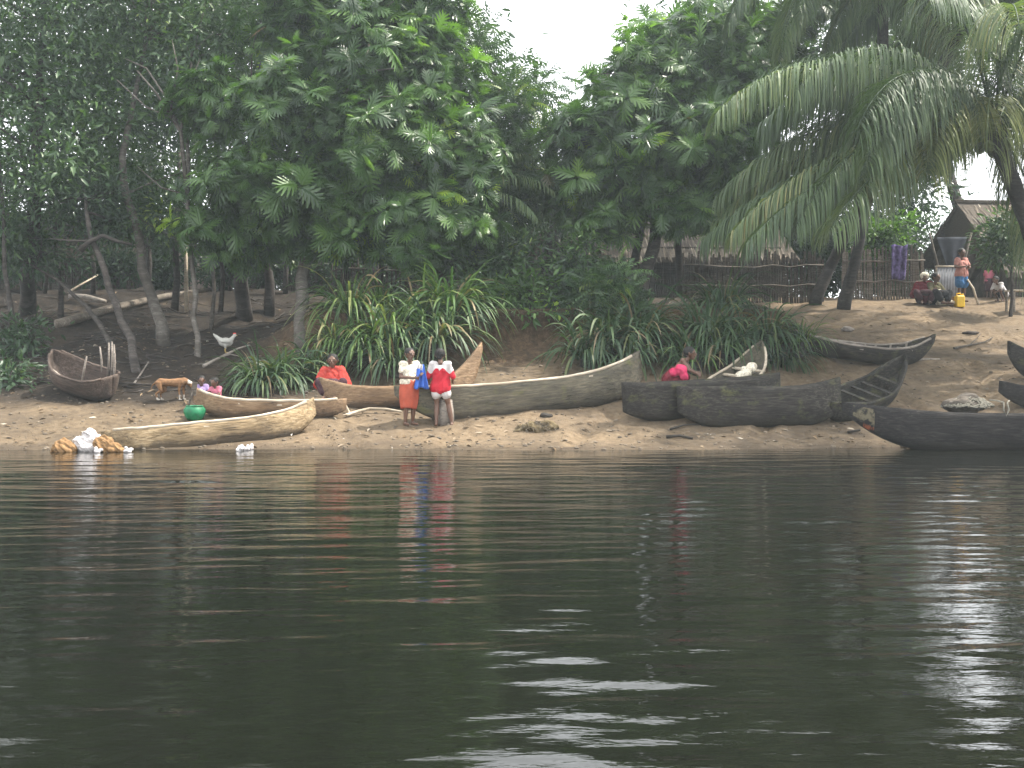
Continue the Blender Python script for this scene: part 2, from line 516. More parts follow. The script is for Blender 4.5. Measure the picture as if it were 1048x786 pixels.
def leaves(name, tpl, pos, d, nrm, size, mat, parent, rnd=None, rng=R):
    tv, tt = TPL[tpl]
    n = len(pos)
    d = unit(d); y = unit(np.cross(nrm, d)); nn = np.cross(d, y)
    wid = rng.uniform(.6, 1.15, n)[:, None, None]; drp = rng.uniform(.3, 1.9, n)[:, None, None]
    s = np.asarray(size)[:, None, None]
    V = pos[:, None, :] + s * (tv[None, :, 0:1] * d[:, None, :] + wid * tv[None, :, 1:2] * y[:, None, :] + drp * tv[None, :, 2:3] * nn[:, None, :])
    T = tt[None] + (np.arange(n) * len(tv))[:, None, None]
    rr = rng.random(n) if rnd is None else rnd
    return link(name, mesh_np(name, V.reshape(-1, 3), T.reshape(-1, 3), {'rnd': np.repeat(rr, len(tv))}), mat, parent)


def rdir(n, rng=R):
    return unit(rng.normal(size=(n, 3)))


def crown_points(blobs, n, rng, power=.45):
    w = np.array([(b[1][0] * b[1][1] * b[1][2]) ** .67 for b in blobs]); w /= w.sum()
    ks = rng.choice(len(blobs), n, p=w)
    c = np.array([b[0] for b in blobs])[ks]; r = np.array([b[1] for b in blobs])[ks]
    dd = rdir(n, rng)
    rad = rng.random(n)[:, None] ** power
    # uneven outline: lobes in and out
    lump = 1 + .38 * np.sin(dd[:, :1] * 5 + ks[:, None]) * np.cos(dd[:, 2:3] * 6 + 2 * ks[:, None]) + .12 * np.sin(dd[:, 1:2] * 9 + ks[:, None])
    return c + r * dd * rad * lump, dd


def tree(name, label, trunk, rads, blobs, tpl, ncl, per, size, spread, lmat, bmat='bark', limbs=10, group=None, seed=1, cat='tree', droop=.25, extra=None, power=.45):
    rng = np.random.default_rng(seed)
    trunk = [np.asarray(t, float) for t in trunk]
    base = trunk[0]
    root = thing(name, label, cat, base, 0, group)
    blobs = [(np.asarray(c, float) - base, np.asarray(r, float)) for c, r in blobs]
    pts = np.array(trunk) - base
    # resample trunk with wobble
    t = np.linspace(0, 1, len(pts)); ti = np.linspace(0, 1, 14)
    tp = np.stack([np.interp(ti, t, pts[:, k]) for k in range(3)], 1)
    rr = np.interp(ti, np.linspace(0, 1, len(rads)), rads)
    tp[1:-1, :2] += rng.normal(size=(12, 2)) * rr[1:-1, None] * .35
    rr[0] *= 1.35; tp[0][2] -= .25
    mb = MB(); mb.tube(tp, rr, 10)
    cc, dd = crown_points(blobs, ncl, rng, power)
    pick = rng.choice(ncl, min(limbs * 4, ncl), replace=False)
    for q, k in enumerate(pick):
        tgt = cc[k]
        sidx = 13 - rng.integers(0, 6)
        dist = np.linalg.norm(tp - tgt, axis=1) + (np.arange(14) < 6) * 3
        sidx = int(np.argmin(dist + np.abs(tp[:, 2] - tgt[2] + .8) * .4))
        s0 = tp[sidx]; L = np.linalg.norm(tgt - s0)
        if L < .3: continue
        mid = (s0 + tgt) / 2 + rng.normal(size=3) * .12 * L + np.array([0, 0, .08 * L])
        q1 = np.linspace(0, 1, 7)[:, None]
        cv = (1 - q1) ** 2 * s0 + 2 * q1 * (1 - q1) * mid + q1 ** 2 * tgt
        r0 = min(rr[sidx] * .6, .02 + .012 * L) * (1.0 if q < limbs else .5)
        mb.tube(cv, np.linspace(max(r0, .012), .006, 7), 6)
    for (pl, r0, r1) in (extra or []):
        pl = np.asarray(pl, float) - base; mb.tube(pl, np.linspace(r0, r1, len(pl)), 7)
    mb.build('trunk', M[bmat], root)
    n = ncl * per
    ci = np.repeat(np.arange(ncl), per)
    up = np.array([0, 0, 1.])
    axis = unit(dd * .75 + up * .55 + rng.normal(size=dd.shape) * .3)
    if tpl == 'lobed':
        a = axis[ci]; ref = unit(np.cross(a, rdir(n, rng)))
        az = (np.tile(np.arange(per), ncl) * 2.4 + np.repeat(rng.random(ncl) * 6, per) + rng.normal(size=n) * .25)[:, None]
        rad = np.cos(az) * ref[np.repeat(np.arange(ncl) * per, per)] + np.sin(az) * np.cross(a, ref[np.repeat(np.arange(ncl) * per, per)])
        ph = rng.uniform(.55, 2.0, n)[:, None]
        d = a * np.cos(ph) + rad * np.sin(ph) - up * droop * rng.random(n)[:, None]
        pos = cc[ci] + rad * .05 - a * rng.uniform(0, spread, n)[:, None]
        nrm = unit(a * .9 + up * .35 + rng.normal(size=(n, 3)) * .2)
    else:
        off = rng.normal(size=(n, 3)) * spread * np.array([1, 1, .75])
        pos = cc[ci] + off
        d = unit(off * .6 / spread + axis[ci] * .5 + rng.normal(size=(n, 3)) * .45 - up * droop)
        nrm = unit(up * .75 + axis[ci] * .4 + rng.normal(size=(n, 3)) * .5)
    sz = size * rng.uniform(.7, 1.2, n) * rng.uniform(.6, 1.35, ncl)[ci]
    clr = rng.random(ncl)
    rnd = np.clip(.62 * rng.random(n) + .38 * clr[ci], 0, 1)
    hi = rng.random(ncl) > .985
    rnd = np.where(hi[ci], .97, rnd * .93)
    leaves('crown', tpl, pos, d, nrm, sz, M[lmat], root, rnd, rng)
    return root


def E(px, py, d, rx, ry, rd):
    return (P(px, py, d), (rx / F * d, rd, ry / F * d))


# ------------------------------------------------------------------ strips (strap leaves, palm leaflets)
def strips(starts, d0, length, width, bend, seg, rng, twist=.4):
    """gravity-bent ribbons. returns V,T,owner"""
    n = len(starts)
    d = unit(d0.copy()); p = starts.copy()
    side = unit(np.cross(d, np.array([0, 0, 1.])) + rng.normal(size=(n, 3)) * .12)
    V = np.empty((n, seg + 1, 2, 3))
    for i in range(seg + 1):
        t = i / seg
        w = width * (np.sin(math.pi * min(.98, .12 + t * .86)) ** .7 if i < seg else .04)
        w = np.asarray(w).reshape(-1, 1)
        V[:, i, 0] = p + side * w; V[:, i, 1] = p - side * w
        p = p + d * (length / seg)[:, None]
        d = unit(d + np.array([0, 0, -1.]) * (bend / seg)[:, None])
    idx = np.arange(seg)
    q = np.stack([2 * idx, 2 * idx + 1, 2 * idx + 3, 2 * idx + 2], 1)
    T = q[None] + (np.arange(n) * (seg + 1) * 2)[:, None, None]
    return V.reshape(-1, 3), T.reshape(-1, 4)


def rad_j(k): return .6 + .8 * float(np.random.default_rng(k).random())


def strap_plant(label, loc, n, L, mat, seed, group, rad=.34, up=1.0):
    n = int(n * 1.7 * rad_j(seed)); L = L * (.72 + .5 * rad_j(seed + 9))
    rng = np.random.default_rng(seed)
    root = thing('strap_leaf_plant', label, 'plant', loc, 0, group)
    az = rng.random(n) * 2 * math.pi
    st = np.stack([np.cos(az), np.sin(az), np.zeros(n)], 1) * (rad * np.sqrt(rng.random(n)))[:, None]
    out = np.stack([np.cos(az), np.sin(az), np.zeros(n)], 1)
    el = rng.uniform(.45, 1.45, n) * up
    d0 = out * np.cos(el)[:, None] + np.array([0, 0, 1.]) * np.sin(el)[:, None]
    ln = L * rng.uniform(.55, 1.15, n)
    V, T = strips(st, d0, ln, .0165 * L * rng.uniform(.75, 1.25, n), rng.uniform(1.8, 3.6, n), 9, rng)
    link('leaf_tuft', mesh_np('leaf_tuft', V, T, {'rnd': np.repeat(rng.random(n), 20)}), M[mat], root)
    mb = MB(); mb.capsule((0, 0, -.2), (0, 0, .1), rad * .45, rad * .3); mb.build('rootstock', M['bark'], root)
    return root


def palm(label, pts, rads, crown, fronds, seed, name='coconut_palm', leaflet=1.1, mat='leaf_palm', group=None, nl=150):
    """fronds: list of (start_dir, length, bend, mat)"""
    rng = np.random.default_rng(seed)
    base = np.asarray(pts[0], float)
    root = thing(name, label, 'palm tree', base, 0, group)
    pl = np.asarray(pts, float) - base; t = np.linspace(0, 1, len(pl)); ti = np.linspace(0, 1, 22)
    tp = np.stack([np.interp(ti, t, pl[:, k]) for k in range(3)], 1); rr = np.interp(ti, np.linspace(0, 1, len(rads)), rads)
    rr = rr * (1 + .06 * (np.arange(22) % 2)); tp[0][2] -= .3
    mb = MB(); mb.tube(tp, rr, 12); mb.build('trunk', M['palm_bark'], root)
    c = np.asarray(crown, float) - base
    for (d0, L, bend, fm) in fronds:
        d = unit(np.asarray(d0, float)); p = c + d * .15 + np.array([0, 0, .1]); n = 24
        rp = [p]; rd = [d]
        for i in range(n):
            p = p + d * (L / n); d = unit(d + np.array([0, 0, -1.]) * bend / n * (.5 + 1.2 * i / n)); rp.append(p); rd.append(d)
        rp = np.array(rp); rd = np.array(rd)
        fo = MB(); fo.tube(rp, np.linspace(.035, .006, n + 1), 6)
        stalk = fo.build('frond', M['leaf_palm_yellow' if fm == 'leaf_palm_yellow' else 'leaf_palm'], root)
        # leaflets
        k = int(nl * L / 5)
        tt = np.repeat(np.linspace(.10, .995, k), 2); sd = np.tile([1, -1], k)
        ii = tt * n
        q = np.stack([np.interp(ii, np.arange(n + 1), rp[:, j]) for j in range(3)], 1)
        qd = unit(np.stack([np.interp(ii, np.arange(n + 1), rd[:, j]) for j in range(3)], 1))
        side = unit(np.cross(qd, np.array([0, 0, 1.])))
        m = len(tt)
        d1 = unit(side * sd[:, None] * .75 + qd * rng.uniform(.35, .6, m)[:, None] + np.array([0, 0, 1.]) * rng.uniform(-.15, .3, m)[:, None] + rng.normal(size=(m, 3)) * .07)
        ln = leaflet * (np.sin(np.pi * np.clip(.12 + .8 * tt, 0, 1)) ** .6) * rng.uniform(.8, 1.12, m)
        keep = rng.random(m) > .04
        V, T = strips(q[keep], d1[keep], ln[keep], .0135 * np.ones(keep.sum()) * rng.uniform(.8, 1.2, keep.sum()), rng.uniform(2.8, 5.0, keep.sum()), 6, rng)
        fr = .5 * rng.random(keep.sum()) + .5 * rng.random()
        link('leaflets', mesh_np('leaflets', V, T, {'rnd': np.repeat(fr, 14)}), M[fm], stalk)
    # fibrous heart and a few nuts
    mb = MB(); mb.ball(c + np.array([0, 0, .02]), (.26, .26, .4), 8); mb.build('crown_shaft', M['palm_bark'], root)
    for k in range(5):
        a = k * 1.3
        mb = MB(); mb.ball(c + np.array([.3 * math.cos(a), .3 * math.sin(a), -.25 - .05 * (k % 2)]), (.11, .11, .14), 8); mb.build('coconut', M['leaf_palm_nut'], root)
    return root


M['leaf_palm_nut'] = m_plain('green_coconut_husk', (.07, .09, .025), .5, .3, 6)

# ------------------------------------------------------------------ ground & water
xs = np.unique(np.concatenate([np.linspace(-400, -40, 25), np.linspace(-40, -19, 43), np.arange(-19, 19, .085), np.linspace(19, 40, 43), np.linspace(40, 400, 25)]))
ys = np.unique(np.concatenate([np.linspace(-30, 15, 20), np.linspace(15, 17.5, 12), np.arange(17.5, 24.3, .075), np.arange(24.3, 26.8, .035), np.arange(26.8, 38, .11), np.linspace(38, 60, 30), np.linspace(60, 600, 25)]))
XX, YY = np.meshgrid(xs, ys)
ZZ = H(XX, YY)
u = YY - shore(XX)
# undercut of the bank in the middle: the face leans out over a hollow
cav = sst(-1.5, -.5, XX) * (1 - sst(1.3, 2.2, XX))
bf = bank_front(XX)
lowz = prof(u)
frac = np.clip((ZZ - 1.4) / 1.45, 0, 1)
inface = (YY > bf - .3) & (YY < bf + 1.2)
under = cav * inface * np.sin(np.pi * np.clip(frac, 0, 1)) * .8
YY2 = YY + under
soil_shade = np.clip(sst(-3.2, -6.0, XX) * sst(2.4, 4.2, u + .6 * fbm(XX * .7, YY * .7)) + sst(.2, .9, bank_mask(XX) * sst(-.2, .6, YY - bf)) * .85
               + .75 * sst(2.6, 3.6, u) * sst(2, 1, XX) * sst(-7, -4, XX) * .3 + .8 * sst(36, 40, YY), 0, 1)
soil_shade = np.clip(soil_shade + .35 * fbm(XX * .9, YY * .9, 3) * (soil_shade > .05), 0, 1)  # bare earth, with tree shade painted in over the left bank
clay = np.clip(bank_mask(XX) * sst(-.1, .15, YY - bf) * (1 - sst(.7, 1.0, YY - bf)), 0, 1)
wet_shade = (1 - sst(.05, .75, u + .25 * fbm(XX * 1.2, YY * 1.2, 3))) + .75 * sst(1.5, 3.5, XX) * (1 - sst(1.0, 3.0, u + .9 * fbm(XX * .8, YY * .8, 3))) + .7 * sst(-4, -6, XX) * (1 - sst(2, 3.5, u)) * np.clip(.6 + fbm(XX * .8, YY * 1.1, 3), 0, 1)  # damp waterline, plus shade painted over the right and left beach
wet_shade = np.clip(wet_shade, 0, 1)
ny, nx = XX.shape
gi = np.arange(ny * nx).reshape(ny, nx)
T = np.stack([gi[:-1, :-1], gi[:-1, 1:], gi[1:, 1:], gi[1:, :-1]], -1).reshape(-1, 4)
go = link('ground', mesh_np('ground', np.stack([XX, YY2, ZZ], -1).reshape(-1, 3), T, {'soil_shade': soil_shade.ravel(), 'wet_shade': wet_shade.ravel(), 'clay': clay.ravel()}, True), M['ground'])
tag(go, 'sandy river bank rising from the water to the village', 'ground', kind='structure')

wx = np.unique(np.concatenate([np.linspace(-400, -30, 20), np.linspace(-30, -12, 60), np.arange(-12, 12, .07), np.linspace(12, 30, 60), np.linspace(30, 400, 20)]))
wy = [1.6]
while wy[-1] < 21: wy.append(wy[-1] + max(.012, .0026 * wy[-1]))
wy = np.unique(np.concatenate([np.linspace(-60, 1.5, 20), wy, [24, 40, 60]]))
WX, WY = np.meshgrid(wx, wy)
rw = np.random.default_rng(3)
WZ = np.zeros_like(WX)
for lam, slope, nk, sp in ((2.2, .006, 4, .35), (1.0, .011, 6, .22), (.5, .020, 8, .2), (.27, .024, 9, .22), (.15, .018, 9, .25)):
    for k in range(nk):
        a = math.pi / 2 + .12 + rw.normal() * sp; l = lam * rw.uniform(.75, 1.3); kk = 2 * math.pi / l
        ph = rw.uniform(0, 6.3)
        env = .55 + 1.2 * np.clip(fbm(WX * .16 + 7 * k, WY * .30 + 3 * k + lam * 9, 2) + .25, 0, 1.2)
        WZ += env * slope / kk / math.sqrt(nk) * 1.5 * np.sin(kk * (math.cos(a) * WX + math.sin(a) * WY) + ph + .9 * fbm(WX * .4 + k, WY * .4, 2))
calm = sst(19.5, 14.5, WY) * .84 + .16
WZ *= calm * sst(40, 25, np.abs(WX)) * sst(24, 20, WY)
ny, nx = WX.shape
gi = np.arange(ny * nx).reshape(ny, nx)
T = np.stack([gi[:-1, :-1], gi[:-1, 1:], gi[1:, 1:], gi[1:, :-1]], -1).reshape(-1, 4)
wo = link('water', mesh_np('water', np.stack([WX, WY, WZ], -1).reshape(-1, 3), T, None, True), M['water'])
tag(wo, 'dark rippled river reflecting trees and patches of bright sky', 'water', kind='structure')

# ------------------------------------------------------------------ trees
def gp(px, py): return ground(px, py)


def sunk(p): return p


small = dict(tpl='simple')
FOREST = 'trees shading the village bank'
tree('broadleaf_tree', 'huge dark small-leaved tree filling the upper left corner', [gp(28, 322), P(34, 230, 27), P(40, 120, 26.5), P(45, 0, 26.5)], [.20, .17, .13, .06],
     [E(20, 60, 26, 90, 90, 2.2), E(90, 10, 27, 90, 80, 2.2), E(30, 165, 25.5, 85, 60, 1.8), E(95, 110, 27, 70, 60, 1.6), E(60, -100, 27, 120, 80, 2.6), E(-70, 120, 27, 80, 130, 2.4), E(0, 235, 26.5, 60, 30, 1.4)],
     'simple', 620, 46, .20, .34, 'leaf_mid', seed=2, group=FOREST, limbs=14)
tree('broadleaf_tree', 'tall tree with bare twigs showing inside its crown and a leaning grey trunk', [gp(168, 352), P(152, 290, 27), P(138, 225, 26.5), P(122, 170, 26.5), P(150, 40, 27)], [.15, .12, .10, .085, .04],
     [E(170, 20, 27.5, 90, 70, 2), E(150, 190, 28.5, 60, 55, 1.2), E(235, 20, 28, 80, 60, 2), E(120, 200, 28, 60, 40, 1.2), E(190, -90, 28, 120, 80, 2.4)],
     'simple', 360, 44, .18, .34, 'leaf_mid', 'bark_pale', seed=3, group=FOREST, limbs=14,
     extra=[([P(185, 135, 25.6), P(170, 100, 25.6), P(150, 70, 25.7), P(128, 60, 25.7)], .04, .01), ([P(185, 135, 25.6), P(192, 90, 25.5), P(205, 60, 25.6)], .04, .01),
            ([P(192, 200, 25.8), P(185, 135, 25.6), P(160, 95, 25.6), P(140, 72, 25.5)], .06, .012), ([P(180, 122, 25.6), P(150, 110, 25.5), P(120, 82, 25.4)], .03, .008),
            ([P(175, 110, 25.6), P(182, 70, 25.4), P(176, 40, 25.4)], .03, .008), ([P(192, 200, 25.8), P(165, 192, 25.6), P(140, 170, 25.5)], .03, .008)])
tree('slender_tree', 'thin leaning tree beside the ribbed wreck with a crooked pale limb', [gp(143, 382), P(125, 325, 25), P(103, 268, 25), P(92, 235, 25.3), P(85, 190, 26)], [.10, .085, .07, .06, .03],
     [E(80, 205, 26.5, 70, 30, 1.2), E(120, 225, 27, 40, 25, .8)], 'simple', 110, 34, .16, .3, 'leaf_dark', 'bark', seed=4, group=FOREST, limbs=6,
     extra=[([P(82, 256, 25), P(92, 247, 25), P(105, 241, 25), P(120, 247, 25), P(135, 250, 25.2)], .07, .03), ([P(92, 247, 25), P(70, 246, 25), P(50, 244, 25.2)], .035, .012)])
tree('slender_tree', 'thin sloping sapling nearest the left edge behind the ribbed wreck', [gp(120, 360), P(92, 318, 26.5), P(60, 287, 26.5), P(30, 270, 27)], [.06, .055, .04, .02],
     [E(30, 255, 27.3, 50, 25, .9)], 'simple', 50, 30, .16, .3, 'leaf_dark', 'bark', seed=5, group=FOREST, limbs=4)
tree('slender_tree', 'straight thin pole-like tree on the slope above the dog', [gp(202, 366), P(199, 300, 26), P(193, 240, 26), P(191, 150, 26), P(196, 60, 26.5)], [.065, .06, .05, .045, .03],
     [E(200, 40, 27, 60, 40, 1.2), E(175, 222, 27, 40, 28, .8)], 'simple', 130, 36, .17, .32, 'leaf_mid', 'bark_pale', seed=6, group=FOREST, limbs=7)
tree('breadfruit_tree', 'lower breadfruit tree with drooping lobed leaves above the hen', [gp(250, 325), P(247, 270, 28), P(252, 200, 27), P(262, 110, 26.5)], [.2, .17, .12, .05],
     [E(225, 105, 25.5, 45, 35, 1), E(290, 110, 25.3, 55, 42, 1.2), E(262, 190, 25.5, 70, 45, 1.2), E(330, 190, 26, 50, 50, 1.2), E(235, 235, 26, 50, 28, 1), E(300, 240, 26.5, 55, 22, 1), E(310, 30, 27, 60, 50, 1.6)],
     'lobed', 760, 9, .4, .14, 'leaf_bread', seed=7, group=FOREST, limbs=16)
tree('breadfruit_tree', 'tallest breadfruit tree with bright leaves left of the sky gap', [gp(312, 356), P(314, 280, 26.5), P(326, 190, 26.5), P(345, 80, 27), P(360, -40, 27)], [.17, .15, .12, .09, .05],
     [E(385, 60, 26.5, 70, 60, 1.8), E(440, 90, 27, 60, 65, 1.6), E(400, 150, 25.8, 75, 55, 1.6), E(470, 165, 26.5, 50, 60, 1.3), E(425, 225, 26, 80, 40, 1.4), E(350, 120, 25.8, 45, 50, 1.2), E(380, -50, 27, 90, 70, 2), E(430, 20, 27.5, 45, 40, 1.3), E(345, 225, 26, 40, 30, 1), E(470, 225, 26.2, 40, 30, 1.1), E(395, 245, 26, 70, 22, 1.1)],
     'lobed', 1350, 9, .38, .14, 'leaf_bread', 'bark_pale', seed=8, group=FOREST, limbs=22,
     extra=[([P(340, 110, 25.4), P(360, 88, 25.2), P(372, 70, 25.1), P(378, 45, 25.2)], .05, .02), ([P(360, 88, 25.2), P(385, 72, 25.1), P(405, 70, 25.2)], .035, .012)])
tree('feathery_tree', 'airy small-leaved tree at the left edge of the sky gap', [gp(486, 300), P(488, 230, 28), P(500, 150, 28), P(512, 90, 28)], [.11, .09, .07, .03],
     [E(525, 110, 28, 42, 38, 1.2), E(478, 50, 28.5, 30, 50, 1), E(540, 95, 28.5, 30, 28, .9), E(500, 150, 28, 40, 35, 1.1), E(535, 165, 29, 36, 30, 1), E(500, 205, 28.5, 45, 34, 1.2), E(545, 200, 29, 36, 30, 1.1)], 'compound', 330, 9, .5, .26, 'leaf_mid', seed=9, group=FOREST, limbs=14, power=.6)
tree('breadfruit_tree', 'spreading breadfruit tree right of the sky gap with a lime green leaf cluster', [gp(655, 303), P(668, 250, 28), P(680, 190, 28), P(680, 90, 28)], [.19, .16, .13, .05],
     [E(665, 85, 27.5, 62, 45, 1.6), E(700, 45, 28, 70, 45, 1.6), E(610, 135, 27.2, 55, 40, 1.4), E(690, 150, 27, 75, 45, 1.6), E(745, 100, 28.5, 65, 70, 1.8), E(590, 185, 27.5, 45, 28, 1.2), E(650, 195, 27.5, 70, 24, 1.3), E(770, 40, 29, 60, 40, 1.6), E(735, 185, 28, 50, 25, 1.2), E(700, 212, 27.3, 60, 20, 1.2), E(620, 222, 27.3, 45, 18, 1.1), E(765, 215, 29, 45, 22, 1.2)],
     'lobed', 1300, 9, .39, .14, 'leaf_bread', seed=10, group=FOREST, limbs=22,
     extra=[(([gp(697, 303), P(694, 250, 28), P(700, 190, 28), P(715, 110, 28)]), .11, .05), ([gp(640, 303), P(655, 240, 28.5), P(660, 200, 28.5), P(630, 150, 28)], .13, .05)])
# second-row trees closing the view behind the village
k = 30
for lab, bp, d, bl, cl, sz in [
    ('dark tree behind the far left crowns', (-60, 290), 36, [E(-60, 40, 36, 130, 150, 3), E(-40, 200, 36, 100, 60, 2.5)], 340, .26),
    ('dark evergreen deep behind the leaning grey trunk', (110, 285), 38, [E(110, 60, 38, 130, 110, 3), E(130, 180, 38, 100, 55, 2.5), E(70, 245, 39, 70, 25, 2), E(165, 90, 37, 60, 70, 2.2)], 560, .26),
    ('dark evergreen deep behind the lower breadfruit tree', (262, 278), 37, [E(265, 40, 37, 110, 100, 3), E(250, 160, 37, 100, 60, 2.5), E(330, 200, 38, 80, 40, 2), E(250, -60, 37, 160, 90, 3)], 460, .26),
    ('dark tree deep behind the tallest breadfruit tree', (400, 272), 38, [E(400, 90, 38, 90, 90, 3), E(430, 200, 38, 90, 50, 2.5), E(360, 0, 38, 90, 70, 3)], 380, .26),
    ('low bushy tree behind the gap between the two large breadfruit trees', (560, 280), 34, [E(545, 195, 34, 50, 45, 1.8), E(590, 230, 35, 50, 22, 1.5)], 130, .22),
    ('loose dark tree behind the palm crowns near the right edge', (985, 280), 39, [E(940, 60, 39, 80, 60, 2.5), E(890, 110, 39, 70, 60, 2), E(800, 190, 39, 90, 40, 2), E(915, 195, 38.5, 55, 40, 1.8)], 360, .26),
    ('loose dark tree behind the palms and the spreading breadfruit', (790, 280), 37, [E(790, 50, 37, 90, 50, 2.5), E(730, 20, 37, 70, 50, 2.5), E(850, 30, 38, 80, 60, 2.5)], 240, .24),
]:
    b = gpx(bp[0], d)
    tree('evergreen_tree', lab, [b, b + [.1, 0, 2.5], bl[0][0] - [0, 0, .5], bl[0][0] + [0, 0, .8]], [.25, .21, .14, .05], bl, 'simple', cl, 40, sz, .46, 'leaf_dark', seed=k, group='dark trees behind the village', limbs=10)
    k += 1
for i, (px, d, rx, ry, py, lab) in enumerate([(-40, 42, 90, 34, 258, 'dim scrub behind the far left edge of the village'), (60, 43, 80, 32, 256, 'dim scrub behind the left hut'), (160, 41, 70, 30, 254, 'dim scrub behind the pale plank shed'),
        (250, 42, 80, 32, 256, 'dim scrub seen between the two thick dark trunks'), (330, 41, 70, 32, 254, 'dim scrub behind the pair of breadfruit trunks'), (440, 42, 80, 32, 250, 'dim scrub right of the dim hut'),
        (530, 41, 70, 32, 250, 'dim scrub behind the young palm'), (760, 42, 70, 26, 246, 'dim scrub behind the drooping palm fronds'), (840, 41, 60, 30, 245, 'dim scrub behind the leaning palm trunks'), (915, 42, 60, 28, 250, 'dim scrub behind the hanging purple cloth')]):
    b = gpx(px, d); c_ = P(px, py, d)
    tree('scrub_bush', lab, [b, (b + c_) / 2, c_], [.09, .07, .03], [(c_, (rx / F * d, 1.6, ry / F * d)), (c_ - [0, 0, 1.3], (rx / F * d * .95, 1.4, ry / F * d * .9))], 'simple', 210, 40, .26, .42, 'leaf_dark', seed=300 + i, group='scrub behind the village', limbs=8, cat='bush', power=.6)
# bare thin trunks standing in the dim left part of the bank
for px, py, top, d2, r, lean, lab in [(62, 330, 210, 27, .07, -6, 'dark straight trunk left of the fallen log'), (178, 318, 205, 29, .09, 4, 'dark trunk right behind the leaning grey tree'),
                             (275, 322, 215, 29, .13, -4, 'thick dark trunk right of the lower breadfruit trunk'), (225, 320, 210, 29.5, .06, 3, 'thin dark trunk left of the lower breadfruit trunk'),
                             (385, 292, 200, 28.5, .07, 10, 'leaning bare trunk under the bright breadfruit crown'), (446, 292, 205, 29, .06, 5, 'pale bare pole under the right side of the bright breadfruit crown'),
                             (45, 300, 215, 31, .05, 5, 'thin trunk at the far end of the fallen log'), (95, 300, 210, 32, .06, -4, 'thin trunk behind the middle of the fallen log'), (150, 298, 205, 32.5, .08, 3, 'dark trunk behind the leaning grey tree and the log'),
                             (215, 296, 210, 32, .05, 6, 'thin stem beside the pale plank shed'), (292, 300, 212, 31.5, .07, -5, 'trunk in the shade left of the bright breadfruit trunk'), (350, 290, 210, 31, .07, 8, 'trunk in the shade right of the bright breadfruit trunk'), (12, 360, 230, 25.5, .06, -8, 'dark trunk standing at the left edge of the bank')]:
    b = gp(px, py)
    root = thing('tree_trunk', lab, 'tree', b, 0, 'bare trunks in the shade')
    t = P(px + lean, top, b[1]) - b
    mb = MB(); mb.tube([(0, 0, -.2), t * .3 + [.06, 0, 0], t * .65 - [.05, 0, 0], t, t * 1.5], [r * 1.25, r, r * .9, r * .75, r * .4], 9); mb.build('trunk', M['bark_pale' if 'pale' in lab else 'bark'], root)
    rng = np.random.default_rng(px)
    n = 260; cc = t * 1.35 + rng.normal(size=(n, 3)) * [.7, .6, .4]
    leaves('crown', 'simple', cc, rng.normal(size=(n, 3)) + [0, 0, -.3], rng.normal(size=(n, 3)) * .5 + [0, 0, 1], .18 * rng.uniform(.7, 1.2, n), M['leaf_dark'], root, None, rng)


# ------------------------------------------------------------------ palms
def fr(ax, az, ay, L, b, m='leaf_palm'): return ((ax, ay, az), L, b, m)


c1 = P(1018, 138, 23.5)
f1 = [fr(-1, .60, -.25, 6.9, 1.4), fr(-.8, .5, -.6, 5.2, 2.0), fr(-1, -.08, .15, 6.5, .7), fr(-1, .3, .3, 6.2, 1.25), fr(-.9, .4, -.45, 4.3, 2.5, 'leaf_palm_yellow'), fr(-.8, .55, -.75, 4.0, 2.6, 'leaf_palm_yellow'), fr(-.85, .9, .3, 6.2, 1.7),
      fr(-.25, 1, -.2, 5.8, 2.1), fr(.5, .8, -.3, 5.6, 2.1), fr(1, .6, -.2, 5.4, 1.7), fr(.5, .7, .7, 5.6, 2), fr(-.3, .7, .8, 5.6, 2), fr(1, .1, .4, 5.2, 1.8), fr(-.9, .35, .6, 6, 1.4)]
rr0 = np.random.default_rng(4)
for i in range(22):
    a = i * 2.4 + .7; e = rr0.uniform(-.25, .8)
    if math.cos(a) < .2: e = abs(e) + .55
    elif i % 3: continue
    f1.append(((math.cos(a), math.sin(a), e), rr0.uniform(4.4, 6.0), rr0.uniform(1.4, 1.9) if math.cos(a) < .2 else rr0.uniform(1.7, 2.4), 'leaf_palm'))
f1 += [fr(-.8, .5, .5, 5.6, 1.5), fr(-.7, .4, -.35, 4.6, 2.3), fr(-.8, .3, .1, 4.8, 2.1), fr(-.5, .5, .2, 4.6, 2.6), fr(-.6, .25, .4, 4.8, 2.3), fr(-.35, .4, -.7, 3.8, 2.7, 'leaf_palm_yellow'), fr(-1, .1, -.3, 5.6, 1.5), fr(-1, -.02, -.05, 6.2, .95),
       fr(-1, -.15, -.2, 6.2, .75), fr(-.9, -.15, -.5, 5.4, .9), fr(-1, .15, .4, 6.4, 1.1), fr(-.15, .5, .6, 4.6, 2.5), fr(.25, .45, -.6, 4.4, 2.5)]
b1 = gpx(1085, 24.5)
palm('large coconut palm at the right edge with fronds sweeping over the boats', [b1, b1 + (c1 - b1) * .3 + [.25, 0, 0], b1 + (c1 - b1) * .65 + [.2, 0, 0], c1], [.24, .19, .17, .17], c1, f1, 51, leaflet=1.45, group='coconut palms by the path')
rr0 = np.random.default_rng(4)
c2 = P(905, -45, 27.5); b2 = gp(862, 316)
rr_ = np.random.default_rng(8)
f2 = []
for i in range(30):
    a = i * 2.4 + .3; e = rr_.uniform(-.3, .9)
    f2.append(((math.cos(a), math.sin(a), e), rr_.uniform(4.8, 5.8), rr_.uniform(1.7, 2.5), 'leaf_palm'))
